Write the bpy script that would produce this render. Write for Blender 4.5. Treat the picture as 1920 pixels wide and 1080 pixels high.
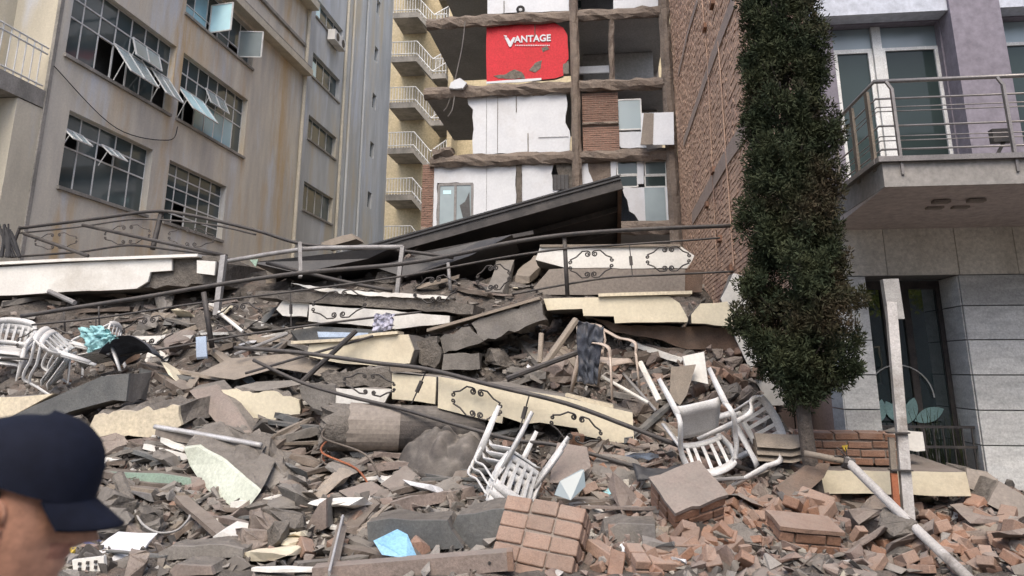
import bpy, bmesh, math, random
from mathutils import Vector, Matrix, noise, Euler
random.seed(7)
R = math.radians
for o in list(bpy.data.objects): bpy.data.objects.remove(o)
SC = bpy.context.scene
COL = SC.collection

# ---------------------------------------------------------------- camera, sky, sun, exposure
F_PX, CXP, CYP, PITCH, YAW, CAMZ = 1450.0, 960.0, 310.0, R(14.68), R(6.8), 1.7
cd = bpy.data.cameras.new('camera'); cam = bpy.data.objects.new('camera', cd); COL.objects.link(cam)
cam.location = (0, 0, CAMZ); cam.rotation_euler = (R(90) + PITCH, 0, YAW)
cd.sensor_width = 36; cd.lens = F_PX / 1920 * 36; cd.shift_y = (CYP - 540) / 1920
cd.clip_start = 0.05; cd.clip_end = 2000
cd.dof.use_dof = True; cd.dof.focus_distance = 9.5; cd.dof.aperture_fstop = 4.0
SC.camera = cam
SC.render.resolution_x, SC.render.resolution_y = 1024, 576
W = bpy.data.worlds.new('World'); SC.world = W; W.use_nodes = True
nt = W.node_tree; bg = nt.nodes['Background']
sky = nt.nodes.new('ShaderNodeTexSky'); sky.sky_type = 'NISHITA'; sky.sun_disc = False
SUN_EL, SUN_AZ = 52, 180          # azimuth clockwise from +Y; the light comes from behind the viewer, over the street
sky.sun_elevation = R(SUN_EL); sky.sun_rotation = R(SUN_AZ); sky.dust_density = 3.0; sky.air_density = 0.8; sky.ozone_density = 0.6
nt.links.new(sky.outputs[0], bg.inputs[0]); bg.inputs[1].default_value = 0.15
sd = bpy.data.lights.new('sun', 'SUN'); sun = bpy.data.objects.new('sun', sd); COL.objects.link(sun)
sd.energy = 1.0; sd.angle = R(40); sd.color = (1, 0.91, 0.77)
sun.location = (0, -10, 30)
sv = Vector((math.sin(R(SUN_AZ)) * math.cos(R(SUN_EL)), math.cos(R(SUN_AZ)) * math.cos(R(SUN_EL)), math.sin(R(SUN_EL))))
sun.rotation_euler = sv.to_track_quat('Z', 'Y').to_euler()
SC.view_settings.view_transform = 'Standard'; SC.view_settings.look = 'None'
SC.view_settings.exposure = 1.15; SC.view_settings.gamma = 1.0; SC.view_settings.use_curve_mapping = False

# ---------------------------------------------------------------- pixel -> place
def ray(px, py):
    xc = (px - CXP) / F_PX; yc = -(py - CYP) / F_PX
    y = math.cos(PITCH) - yc * math.sin(PITCH); z = math.sin(PITCH) + yc * math.cos(PITCH)
    c, s = math.cos(YAW), math.sin(YAW)
    return Vector((c * xc - s * y, s * xc + c * y, z))
def at(px, py, Y=None, X=None, Z=None):
    d = ray(px, py)
    t = X / d.x if X is not None else (Y / d.y if Y is not None else (Z - CAMZ) / d.z)
    return Vector((0, 0, CAMZ)) + d * t
PROF = [(0, 0), (6.4, 0.0), (7.2, .08), (8.3, .30), (9.2, .68), (10.2, 1.18), (11.3, 1.84), (12.5, 2.66), (14, 3.3), (17, 3.7), (22, 4.0), (30, 4.3), (44, 4.3)]
PROFR = [(0, 0), (6.4, 0), (7.2, .05), (9, .2), (10.8, .32), (44, .32)]
def interp(T, y):
    for (a, b), (c, d) in zip(T, T[1:]):
        if y <= c: return b + (d - b) * max(0, (y - a)) / (c - a)
    return T[-1][1]
def sm(t): t = max(0, min(1, t)); return t * t * (3 - 2 * t)
PITS = [(at(a, b, Y=c), r, d) for a, b, c, r, d in ((300, 985, 7.9, .5, .38), (470, 975, 8.1, .32, .35), (980, 690, 10.6, .5, .4), (870, 690, 10.7, .4, .4), (560, 795, 9.5, .4, .35), (1180, 645, 11.1, .8, .45), (1010, 810, 9.2, .4, .35), (200, 560, 12.3, 1.2, .4), (700, 890, 8.9, .3, .25), (1240, 880, 8.9, .35, .3), (640, 790, 9.4, .4, .2))]
def hgt(x, y):
    k = sm((x - 1.5) / 1.5)
    base = interp(PROF, y) * (1 - k) + interp(PROFR, y) * k
    base -= .9 * sm((y - 14.2) / 1.2) * sm((x + 5.5) / 1.5) * (1 - k)          # hollow under the canopy roof
    n = noise.noise(Vector((x * .9, y * .9, 3.1))) * .16 + noise.noise(Vector((x * 2.3, y * 2.3, 7.7))) * .13 + noise.noise(Vector((x * 5.5, y * 5.5, 1.7))) * .08 - .04
    for p, r, d in PITS:
        q = (x - p.x) ** 2 + (y - p.y) ** 2
        if q < 4 * r * r: base -= d * math.exp(-q / (r * r) * 1.2)
    return base + n * sm((y - 6.3) / 1.6)
def S(px, py, lift=0.0):                      # where the sight line through a pixel meets the heap
    d = ray(px, py); t = 5.6
    while t < 40:
        if CAMZ + d.z * t < hg(d.x * t, d.y * t) + lift: break
        t += .08
    t -= .06
    while t < 40 and CAMZ + d.z * t >= hg(d.x * t, d.y * t) + lift: t += .02
    return Vector((0, 0, CAMZ)) + d * t
GX0, GY0, GS, GNX, GNY = -14.0, 5.5, .06, 340, 170
GRID = [[hgt(GX0 + i * GS, GY0 + j * GS) for i in range(GNX + 1)] for j in range(GNY + 1)]
def hg(x, y):
    u, v = (x - GX0) / GS, (y - GY0) / GS
    if not (0 <= u < GNX and 0 <= v < GNY): return hgt(x, y)
    i, j = int(u), int(v); u -= i; v -= j; a, b = GRID[j], GRID[j + 1]
    return (a[i] * (1 - u) + a[i + 1] * u) * (1 - v) + (b[i] * (1 - u) + b[i + 1] * u) * v

# ---------------------------------------------------------------- materials
MATS = {}
ALB = {k: .68 for k in 'heap concrete rawconc pinkslab greyslab brick brickdust mortar wood palewood greige tarp iron frag_grey frag_brick frag_light'.split()}   # albedo trim
ALB.update({k: .88 for k in 'cream creamwhite paleyellow greenwhite whiteplastic beigeplastic whitepaint backwhite stairyellow purplegrey backbeam backbrick backred blueplastic cyancloth aluminium greymetal peelpaint signmetal leaf'.split()})
def mat(name, c1, c2=None, scale=3.0, rough=.85, bump=.3, bscale=None, dust=0.0, var=0.12, metal=0.0, streak=0, c3=None, dustc=(.25, .225, .195), spec=.3, c4=None, fine_f=.5, bdist=.02):
    kk = ALB.get(name, 1.0); sc_ = lambda c: None if c is None else tuple(v * kk for v in c)
    c1, c2, c3, c4 = sc_(c1), sc_(c2), sc_(c3), sc_(c4)
    m = bpy.data.materials.new(name); m.use_nodes = True; t = m.node_tree; n = t.nodes; L = t.links.new
    b = n['Principled BSDF']; b.inputs['Roughness'].default_value = rough; b.inputs['Metallic'].default_value = metal
    b.inputs['Specular IOR Level'].default_value = spec
    g = n.new('ShaderNodeNewGeometry')
    mp = n.new('ShaderNodeMapping'); L(g.outputs['Position'], mp.inputs[0])
    if streak: mp.inputs['Scale'].default_value = (1, 1, 1 / streak)
    def nz(s, d=6, r=.6, src=None):
        x = n.new('ShaderNodeTexNoise'); x.inputs['Scale'].default_value = s; x.inputs['Detail'].default_value = d; x.inputs['Roughness'].default_value = r
        L((src or mp).outputs[0], x.inputs['Vector']); return x
    def mix(fac, a, bb, mode='MIX'):
        x = n.new('ShaderNodeMix'); x.data_type = 'RGBA'; x.blend_type = mode
        for s, v in ((0, fac), (6, a), (7, bb)):
            if isinstance(v, (int, float)): x.inputs[s].default_value = v
            elif isinstance(v, tuple): x.inputs[s].default_value = (*v, 1)
            else: L(v, x.inputs[s])
        return x.outputs[2]
    def ramp(v, a, bb):
        x = n.new('ShaderNodeMapRange'); x.inputs[1].default_value = a; x.inputs[2].default_value = bb; L(v, x.inputs[0]); return x.outputs[0]
    c2 = c2 or tuple(v * .75 for v in c1)
    col = mix(ramp(nz(scale).outputs[0], .38, .62), c1, c2)
    if c3: col = mix(ramp(nz(scale * .37, 5, .65).outputs[0], .52, .66), col, c3)
    if c4: col = mix(ramp(nz(scale * .8, 4, .6, g if not streak else None).outputs[0], .56, .70), col, c4)
    fine = nz(scale * 14 if scale < 6 else 60, 4, .7, g)
    col = mix(fine_f, col, mix(ramp(fine.outputs[0], .3, .7), (.5, .5, .5), (1.35, 1.35, 1.35)), 'MULTIPLY')
    if var:
        oi = n.new('ShaderNodeObjectInfo')
        v = n.new('ShaderNodeMapRange'); v.inputs[3].default_value = 1 - var * 1.6; v.inputs[4].default_value = 1 + var * 1.4; L(oi.outputs['Random'], v.inputs[0])
        cc = n.new('ShaderNodeCombineColor'); [L(v.outputs[0], cc.inputs[i]) for i in range(3)]
        col = mix(1.0, col, cc.outputs[0], 'MULTIPLY')
    if dust:
        sx = n.new('ShaderNodeSeparateXYZ'); L(g.outputs['Normal'], sx.inputs[0])
        up = ramp(sx.outputs[2], .15, .9)
        mm = n.new('ShaderNodeMath'); mm.operation = 'MULTIPLY_ADD'; L(nz(7, 5, .65, g).outputs[0], mm.inputs[0]); mm.inputs[1].default_value = 1.3; mm.inputs[2].default_value = -.2
        m2 = n.new('ShaderNodeMath'); m2.operation = 'MULTIPLY'; L(up, m2.inputs[0]); L(mm.outputs[0], m2.inputs[1])
        m3 = n.new('ShaderNodeMath'); m3.operation = 'MULTIPLY'; m3.use_clamp = True; L(m2.outputs[0], m3.inputs[0]); m3.inputs[1].default_value = dust * 1.6
        m4 = n.new('ShaderNodeMath'); m4.operation = 'MULTIPLY_ADD'; m4.use_clamp = True; L(ramp(nz(2.1, 5, .6, g).outputs[0], .48, .7), m4.inputs[0]); m4.inputs[1].default_value = dust * .55; L(m3.outputs[0], m4.inputs[2])
        col = mix(m4.outputs[0], col, dustc)
    L(col, b.inputs['Base Color'])
    if bump:
        bp = n.new('ShaderNodeBump'); bp.inputs['Strength'].default_value = bump; bp.inputs['Distance'].default_value = bdist
        L(nz(bscale or 18, 8, .65, g).outputs[0], bp.inputs['Height']); L(bp.outputs[0], b.inputs['Normal'])
    MATS[name] = m; return m
def frag_mat(name, cols):                     # one colour per loose piece of a joined mesh
    m = mat(name, cols[0], cols[0], 20, .95, .4, 40, 0.5, 0)
    n = m.node_tree.nodes; L = m.node_tree.links.new
    g = n.new('ShaderNodeNewGeometry'); r = n.new('ShaderNodeValToRGB'); r.color_ramp.interpolation = 'CONSTANT'
    L(g.outputs['Random Per Island'], r.inputs[0])
    els = r.color_ramp.elements
    while len(els) < len(cols): els.new(.5)
    cols = [tuple(v * ALB.get(name, 1) for v in c) for c in cols]
    for i, c in enumerate(cols): els[i].position = i / len(cols); els[i].color = (*c, 1)
    first = [x for x in n if x.type == 'MIX'][0]
    for s in (6, 7): L(r.outputs[0], first.inputs[s])
    return m
def glass(name, c, rough=.05, alpha=None, spec=.5):
    m = bpy.data.materials.new(name); m.use_nodes = True; t = m.node_tree; b = t.nodes['Principled BSDF']
    b.inputs['Roughness'].default_value = rough; b.inputs['Specular IOR Level'].default_value = spec
    x = t.nodes.new('ShaderNodeTexNoise'); x.inputs['Scale'].default_value = .9; x.inputs['Detail'].default_value = 3
    g = t.nodes.new('ShaderNodeNewGeometry'); t.links.new(g.outputs['Position'], x.inputs['Vector'])
    oi = t.nodes.new('ShaderNodeObjectInfo'); r = t.nodes.new('ShaderNodeMapRange'); r.inputs[3].default_value = .45; r.inputs[4].default_value = 1.6
    ad = t.nodes.new('ShaderNodeMath'); ad.operation = 'MULTIPLY_ADD'; ad.inputs[1].default_value = .6; t.links.new(oi.outputs['Random'], ad.inputs[0]); t.links.new(x.outputs[0], ad.inputs[2])
    t.links.new(ad.outputs[0], r.inputs[0])
    mx = t.nodes.new('ShaderNodeMix'); mx.data_type = 'RGBA'; mx.blend_type = 'MULTIPLY'; mx.inputs[0].default_value = 1; mx.inputs[6].default_value = (*c, 1)
    cc = t.nodes.new('ShaderNodeCombineColor'); [t.links.new(r.outputs[0], cc.inputs[i]) for i in range(3)]
    t.links.new(cc.outputs[0], mx.inputs[7]); t.links.new(mx.outputs[2], b.inputs['Base Color'])
    bp = t.nodes.new('ShaderNodeBump'); bp.inputs['Strength'].default_value = .06; bp.inputs['Distance'].default_value = .05
    x2 = t.nodes.new('ShaderNodeTexNoise'); x2.inputs['Scale'].default_value = 1.3; t.links.new(g.outputs['Position'], x2.inputs['Vector']); t.links.new(x2.outputs[0], bp.inputs['Height']); t.links.new(bp.outputs[0], b.inputs['Normal'])
    if alpha is not None: b.inputs['Alpha'].default_value = alpha
    MATS[name] = m; return m
DUST = (.36, .31, .275)
mat('ground', (.19, .17, .155), (.13, .12, .11), 2, .95, .5, 30)
mat('heap', (.15, .13, .115), (.085, .073, .065), 4, .95, 1.0, 22, .35, 0, c3=(.23, .16, .125), bdist=.05)  # base colour darkened to stand in for shade in gaps between pieces
mat('concrete', (.30, .278, .25), (.205, .19, .17), 3, .92, .6, 22, .5, .16, c3=(.25, .235, .225))
mat('greyslab', (.20, .205, .20), (.15, .155, .155), 3, .9, .4, 20, .35, .1)
mat('rawconc', (.265, .238, .207), (.165, .148, .13), 6, .95, 1.0, 14, .4, .15, bdist=.05)
mat('pinkslab', (.33, .265, .23), (.25, .205, .18), 3, .92, .5, 22, .5, .14)
mat('cream', (.76, .69, .52), (.70, .63, .475), 1.6, .8, .2, 25, .16, .04, c3=(.62, .545, .40), fine_f=.2)
mat('creamwhite', (.78, .765, .71), (.72, .70, .65), 1.8, .8, .2, 25, .13, .05, c3=(.60, .57, .51), fine_f=.2)
mat('paleyellow', (.68, .60, .44), (.60, .53, .40), 1.5, .8, .2, 25, .3, .05)
mat('greenwhite', (.60, .64, .54), (.52, .55, .46), 2, .8, .2, 25, .15, .05)
mat('greige', (.36, .315, .27), (.31, .27, .235), 1.5, .85, .2, 20, .2, .05)
mat('brick', (.43, .235, .15), (.34, .19, .125), 5, .92, .6, 35, .55, .2, c3=(.45, .27, .19), dustc=(.285, .225, .188))
mat('brickdust', (.44, .29, .215), (.36, .24, .18), 5, .95, .6, 30, .65, .15, dustc=(.30, .24, .20))
mat('mortar', (.36, .30, .255), (.29, .235, .20), 8, .95, .8, 30, .4, .08)
mat('wood', (.25, .205, .17), (.17, .135, .11), 6, .85, .4, 40, .45, .2)
mat('palewood', (.42, .355, .285), (.33, .28, .225), 5, .85, .4, 40, .35, .15)
mat('brownwood', (.16, .105, .075), (.11, .075, .055), 5, .8, .4, 40, .3, .1)
mat('iron', (.045, .043, .045), (.075, .065, .06), 12, .6, .3, 60, .25, .1, spec=.4)
mat('greymetal', (.30, .295, .29), (.22, .21, .205), 6, .5, .2, 40, .3, .1, metal=.2)
mat('aluminium', (.62, .62, .62), (.50, .49, .48), 5, .45, .1, 40, .25, .05, metal=.3)
mat('steel', (.27, .25, .235), (.21, .195, .185), 5, .38, .05, 40, 0, .03, metal=.6)
mat('whiteplastic', (.70, .70, .69), (.60, .595, .58), 5, .42, .1, 30, .28, .03, spec=.45, dustc=(.48, .44, .39))
mat('beigeplastic', (.60, .50, .42), (.52, .43, .36), 4, .5, .1, 30, .35, .03)
mat('roofblack', (.030, .031, .034), (.05, .048, .048), 2, .55, .15, 20, .06, .03, spec=.4)
mat('roofrim', (.075, .068, .064), (.045, .042, .04), 5, .6, .2, 30, .3, .05)
mat('leftwall', (.64, .595, .50), (.52, .49, .43), 1.7, .9, .25, 14, 0, 0, streak=5, c3=(.55, .42, .26), c4=(.60, .61, .61), fine_f=.2)
mat('leftwall2', (.52, .53, .52), (.41, .42, .41), 1.5, .9, .25, 14, 0, 0, streak=5, c3=(.50, .45, .35), c4=(.53, .56, .60), fine_f=.2)
mat('ochre', (.60, .55, .44), (.50, .46, .37), 1.5, .9, .25, 14, 0, 0, streak=4, c3=(.58, .45, .26), c4=(.56, .56, .56), fine_f=.2)
mat('trimcream', (.60, .55, .44), (.50, .46, .37), 2, .85, .2, 20, .1, 0)
mat('stainconc', (.33, .31, .28), (.21, .20, .18), 1.5, .9, .4, 16, 0, 0, streak=2)
mat('whiteframe', (.70, .71, .70), (.58, .58, .56), 4, .5, .1, 30, 0, .05)
mat('darkroom', (.10, .10, .103), (.08, .08, .083), 1, .9, .1, 10, 0, 0)  # near-black base carries the shade of interiors and openings
mat('soffit', (.27, .265, .255), (.23, .225, .22), .8, .9, .15, 10, 0, 0)
mat('backwhite', (.72, .75, .79), (.66, .69, .735), .8, .8, .08, 12, 0, 0, c3=(.60, .61, .63), fine_f=.15)
mat('backred', (.62, .035, .05), (.56, .035, .045), 1.2, .7, .1, 12, 0, 0)
mat('backbeam', (.25, .205, .17), (.17, .14, .12), 1.6, .95, 1.0, 6, .25, 0, bdist=.08)
mat('backbrick', (.32, .20, .155), (.26, .17, .135), 2, .95, .5, 20, 0, .12)
mat('mortarback', (.30, .25, .21), (.25, .205, .175), 4, .95, .5, 20, 0, 0)
mat('partybrick', (.60, .42, .31), (.52, .36, .265), 1.1, .95, .5, 25, .25, 0, c3=(.44, .30, .235), dustc=(.47, .36, .29))
mat('partymortar', (.36, .265, .215), (.31, .225, .185), 2, .95, .5, 25, 0, 0)
mat('plastermark', (.40, .325, .275), (.35, .28, .24), 3, .95, .5, 25, 0, 0)
mat('stairyellow', (.62, .52, .33), (.53, .45, .30), .7, .9, .2, 12, 0, 0, streak=3, c3=(.45, .39, .29))
mat('stone', (.58, .58, .555), (.44, .44, .425), 3.2, .75, .35, 18, 0, .13, c3=(.52, .525, .51), streak=.28)
mat('stonejoint', (.16, .16, .155), None, 4, .9, .2)
mat('stainstone', (.62, .585, .51), (.46, .425, .36), 1.6, .85, .3, 16, 0, .05, streak=1.6)
mat('soffitpink', (.44, .385, .355), (.40, .35, .325), .8, .8, .05, 12, 0, 0)
mat('fasciagrey', (.27, .255, .235), (.23, .22, .205), 1.0, .8, .1, 12, 0, 0)
mat('purplegrey', (.235, .215, .25), (.215, .195, .225), .6, .8, .1, 14, 0, 0)
mat('whitepaint', (.56, .585, .65), (.52, .55, .61), .6, .8, .05, 14, 0, 0)
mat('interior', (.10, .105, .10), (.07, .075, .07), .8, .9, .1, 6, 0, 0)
mat('curtain', (.30, .30, .24), (.25, .25, .20), .8, .9, .2, 6, 0, 0)
mat('lotus', (.22, .36, .36), (.19, .31, .31), 3, .6, .05, 20, 0, 0)
mat('bark', (.115, .098, .085), (.07, .06, .052), 8, .95, 1.0, 30, .2, 0)
mat('leaf', (.030, .042, .022), (.050, .058, .028), 3, .75, 0, 20, 0, 0, c3=(.060, .046, .028), spec=.15)
mat('tarp', (.12, .105, .095), (.06, .056, .055), 6, .8, .5, 30, .7, .05)
mat('jeans', (.07, .08, .10), (.045, .05, .065), 8, .9, .5, 50, .35, .05)
mat('cloth', (.50, .50, .60), (.40, .40, .50), 6, .9, .4, 40, .1, .05)
mat('cyancloth', (.36, .66, .68), (.30, .56, .60), 4, .7, .2, 20, .08, .03)
mat('blueplastic', (.30, .58, .78), (.26, .52, .74), 3, .5, .05, 20, .06, .03)
mat('paleblue', (.45, .55, .68), (.38, .46, .58), 4, .6, .1, 20, .2, .05)
mat('paper', (.72, .72, .72), (.60, .61, .63), 6, .8, .1, 20, .15, .08)
mat('booknavy', (.06, .09, .22), (.10, .12, .25), 6, .6, .1, 20, .1, .05)
mat('redcloth', (.42, .06, .06), (.30, .045, .045), 8, .8, .4, 30, .1, .05)
mat('yellowcard', (.66, .46, .06), None, 5, .7, .1, 20, .1, .05)
mat('greensheet', (.30, .42, .33), (.25, .33, .27), 3, .6, .1, 20, .35, .05)
mat('rust', (.33, .12, .06), (.24, .09, .05), 6, .9, .4, 40, .1, .05)
mat('capnavy', (.005, .0068, .015), (.007, .009, .019), 3, .85, .15, 160, 0, 0, spec=.2, bdist=.001)
mat('skin', (.52, .28, .19), (.46, .24, .16), 9, .5, .06, 60, 0, 0, spec=.35, bdist=.002)
mat('hair', (.012, .010, .009), None, 30, .7, .3, 120, 0, 0)
mat('jacket', (.03, .032, .04), None, 5, .9, .3, 60, 0, 0)
mat('lips', (.44, .21, .15), None, 9, .5, .05, 60, 0, 0)
mat('eyewhite', (.6, .57, .53), None, 9, .3, 0, 60, 0, 0)
mat('cable', (.02, .02, .022), None, 9, .6, 0, 60, .1, 0)
mat('signmetal', (.45, .44, .42), (.34, .33, .315), 5, .65, .3, 40, .2, .05)
glass('winglass', (.045, .06, .062), spec=.35); glass('blueglass', (.20, .33, .38), .08); glass('skyglass', (.42, .62, .66), .1)  # skyglass panes: reflected sky put into the pale blue base colour
glass('doorglass', (.025, .036, .036), .03, spec=.18); glass('dustyglass', (.20, .245, .26), .25)
glass('openglass', (.30, .36, .37), .12, .55)
mat('peelpaint', (.56, .54, .52), (.46, .44, .42), 4, .6, .4, 40, .15, .05, c3=(.26, .235, .21), c4=(.14, .12, .11))
m_ = glass('mirrorglass', (.02, .03, .03), .02); m_.node_tree.nodes['Principled BSDF'].inputs['IOR'].default_value = 2.4
frag_mat('frag_grey', [(.22, .20, .175), (.29, .265, .235), (.17, .155, .14), (.34, .31, .275), (.24, .21, .18), (.30, .25, .215), (.13, .12, .11), (.40, .375, .345), (.11, .10, .093)])
frag_mat('frag_brick', [(.36, .245, .195), (.31, .21, .17), (.40, .29, .24), (.29, .215, .185), (.36, .28, .24), (.40, .25, .185)])
frag_mat('frag_light', [(.62, .58, .50), (.55, .50, .40), (.68, .66, .62), (.48, .45, .40)])

# ---------------------------------------------------------------- mesh building
class MB:
    def __init__(s): s.v = []; s.f = []; s.m = []
    def add(s, vs, fs, mi=0):
        o = len(s.v); s.v += [tuple(v) for v in vs]; s.f += [tuple(i + o for i in f) for f in fs]; s.m += [mi] * len(fs); return s
    def box(s, a, b, mi=0):
        x0, y0, z0 = a; x1, y1, z1 = b
        return s.add([(x0, y0, z0), (x1, y0, z0), (x1, y1, z0), (x0, y1, z0), (x0, y0, z1), (x1, y0, z1), (x1, y1, z1), (x0, y1, z1)],
                     [(0, 3, 2, 1), (4, 5, 6, 7), (0, 1, 5, 4), (1, 2, 6, 5), (2, 3, 7, 6), (3, 0, 4, 7)], mi)
    def obox(s, c, size, rot=None, mi=0):
        Mx = (rot.to_matrix() if isinstance(rot, Euler) else rot) if rot is not None else Matrix.Identity(3)
        h = Vector(size) / 2; c = Vector(c)
        vs = [c + Mx @ Vector((h.x * i, h.y * j, h.z * k)) for k in (-1, 1) for i, j in ((-1, -1), (1, -1), (1, 1), (-1, 1))]
        return s.add(vs, [(0, 3, 2, 1), (4, 5, 6, 7), (0, 1, 5, 4), (1, 2, 6, 5), (2, 3, 7, 6), (3, 0, 4, 7)], mi)
    def bar(s, a, b, w, d=None, up=(0, 0, 1), mi=0):             # rectangular bar between two points
        a, b = Vector(a), Vector(b); z = (b - a); l = z.length; z.normalize(); u = Vector(up)
        if abs(z.dot(u)) > .95: u = Vector((0, 1, 0))
        x = u.cross(z).normalized(); y = z.cross(x)
        return s.obox((a + b) / 2, (w, d or w, l), Matrix((x, y, z)).transposed(), mi)
    def tube(s, pts, r, n=6, mi=0, taper=None):
        pts = [Vector(p) for p in pts]; o = len(s.v); prev = None; k = len(pts)
        for i, p in enumerate(pts):
            d = (pts[min(i + 1, k - 1)] - pts[max(i - 1, 0)]).normalized()
            if prev is None:
                u = Vector((0, 0, 1)) if abs(d.z) < .9 else Vector((0, 1, 0)); x = d.cross(u).normalized()
            else: x = (prev - d * prev.dot(d)).normalized()
            prev = x; y = d.cross(x); rr = r if taper is None else r + (taper - r) * i / (k - 1)
            s.v += [tuple(p + x * math.cos(2 * math.pi * j / n) * rr + y * math.sin(2 * math.pi * j / n) * rr) for j in range(n)]
        for i in range(k - 1):
            for j in range(n):
                s.f.append((o + i * n + j, o + i * n + (j + 1) % n, o + (i + 1) * n + (j + 1) % n, o + (i + 1) * n + j)); s.m.append(mi)
        s.f.append(tuple(o + j for j in range(n))[::-1]); s.m.append(mi)
        s.f.append(tuple(o + (k - 1) * n + j for j in range(n))); s.m.append(mi); return s
    def extr(s, front, vec, mi=0, side=None):                    # polygon pushed back along vec
        n = len(front); vec = Vector(vec); front = [Vector(p) for p in front]
        back = [p + vec for p in front]; side = mi if side is None else side
        s.add(front + back, [tuple(range(n))], mi); o = len(s.v) - 2 * n
        s.f.append(tuple(o + n + i for i in range(n))[::-1]); s.m.append(side)
        for i in range(n):
            j = (i + 1) % n; s.f.append((o + j, o + i, o + n + i, o + n + j)); s.m.append(side)
        return s
    def build(s, name, mats, parent=None, smooth=False, raw=False):
        if isinstance(mats, str): mats = [mats]
        me = bpy.data.meshes.new(name); 
        if raw: c = Vector((0, 0, 0))
        else:
            xs, ys, zs = zip(*s.v); c = Vector(((min(xs) + max(xs)) / 2, (min(ys) + max(ys)) / 2, min(zs)))
        me.from_pydata([(x - c.x, y - c.y, z - c.z) for x, y, z in s.v], [], s.f)
        for m in mats: me.materials.append(MATS[m])
        me.polygons.foreach_set('material_index', s.m)
        if smooth: me.polygons.foreach_set('use_smooth', [True] * len(s.f))
        bm = bmesh.new(); bm.from_mesh(me); bmesh.ops.recalc_face_normals(bm, faces=bm.faces); bm.to_mesh(me); bm.free()
        o = bpy.data.objects.new(name, me); COL.objects.link(o); o.location = c
        if parent is not None:
            o.parent = parent; o.location = c - (world_loc(parent) if not raw else Vector((0, 0, 0)))
        return o
def world_loc(o):
    p = o.location.copy()
    while o.parent: o = o.parent; p += o.location
    return p
def tag(o, label, cat, group=None, kind=None):
    o['label'] = label
    if cat: o['category'] = cat
    if group: o['group'] = group
    if kind: o['kind'] = kind
    return o
def empty(name, loc, label=None, cat=None, group=None):
    o = bpy.data.objects.new(name, None); COL.objects.link(o); o.location = loc; o.empty_display_size = .2
    if label: tag(o, label, cat, group)
    return o
def struct(o): o['kind'] = 'structure'; return o
def stuff(o): o['kind'] = 'stuff'; return o
def copy_tree(o, parent=None):
    c = o.copy(); COL.objects.link(c); c.parent = parent
    for ch in list(o.children): copy_tree(ch, c)
    return c
def rot(a, b, c): return Euler((R(a), R(b), R(c)))
def cr(pts, n=6):                                                # smooth curve through points
    pts = [Vector(p) for p in pts]; out = []
    for i in range(len(pts) - 1):
        p0, p1, p2, p3 = pts[max(i - 1, 0)], pts[i], pts[i + 1], pts[min(i + 2, len(pts) - 1)]
        for k in range(n):
            t = k / n; out.append(.5 * ((2 * p1) + (p2 - p0) * t + (2 * p0 - 5 * p1 + 4 * p2 - p3) * t * t + (3 * p1 - p0 - 3 * p2 + p3) * t ** 3))
    out.append(pts[-1]); return out
def jag(pts, amp, step, seed=0):                                 # broken outline: edges cut up and shaken in their plane
    rng = random.Random(seed); out = []; n = len(pts)
    for i in range(n):
        a, b = Vector(pts[i]), Vector(pts[(i + 1) % n]); l = (b - a).length; k = max(1, int(l / step)); d = (b - a)
        nrm = Vector((-d.z, 0, d.x)).normalized() if (abs(d.x) + abs(d.z)) > 1e-6 else Vector((0, 0, 1))
        out.append(a)
        for j in range(1, k): out.append(a + d * (j + rng.uniform(-.3, .3)) / k + nrm * rng.uniform(-amp, amp))
    return out
def wall_holes(mb, f, u0, u1, v0, v1, holes, mi=0, reveal=.25, rmi=None):   # f(u,v,depth)->point; holes (u0,u1,v0,v1)
    us = sorted({u0, u1, *[h[0] for h in holes], *[h[1] for h in holes]}); vs = sorted({v0, v1, *[h[2] for h in holes], *[h[3] for h in holes]})
    for a, b in zip(us, us[1:]):
        for c, d in zip(vs, vs[1:]):
            if not any(h[0] <= a and b <= h[1] and h[2] <= c and d <= h[3] for h in holes):
                mb.add([f(a, c, 0), f(b, c, 0), f(b, d, 0), f(a, d, 0)], [(0, 1, 2, 3)], mi)
    for a, b, c, d in holes:
        for (p, q) in (((a, c), (b, c)), ((b, c), (b, d)), ((b, d), (a, d)), ((a, d), (a, c))):
            mb.add([f(*p, 0), f(*q, 0), f(*q, reveal), f(*p, reveal)], [(0, 1, 2, 3)], mi if rmi is None else rmi)
    return mb
# ================================================================ SETTING: street and the heap of rubble
g = MB(); g.add([(-300, -300, 0), (300, -300, 0), (300, 300, 0), (-300, 300, 0)], [(0, 1, 2, 3)])
struct(g.build('ground', 'ground'))
def build_heap():
    mb = MB(); xs = []; x = -15.0
    while x < 6.01: xs.append(x); x += .12
    ys = []; y = 6.2
    while y < 15: ys.append(y); y += .1
    while y < 44: ys.append(y); y += .6
    vs = []
    for yy in ys:
        for xx in xs:
            lim = 2.97 if yy > 10.75 else 99
            h = hgt(min(xx, lim), yy); r = noise.noise(Vector((xx * 9, yy * 9, 2))) * .05
            if xx > 2.97 and yy > 10.6: h = .02; r = 0
            if yy < 6.5: h, r = -.02, 0
            vs.append((xx, yy, h + r + .01))
    n = len(xs); fs = [(j * n + i, j * n + i + 1, (j + 1) * n + i + 1, (j + 1) * n + i) for j in range(len(ys) - 1) for i in range(n - 1)]
    mb.add(vs, fs); return struct(mb.build('rubble_heap', 'heap', raw=True))
build_heap()

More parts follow.
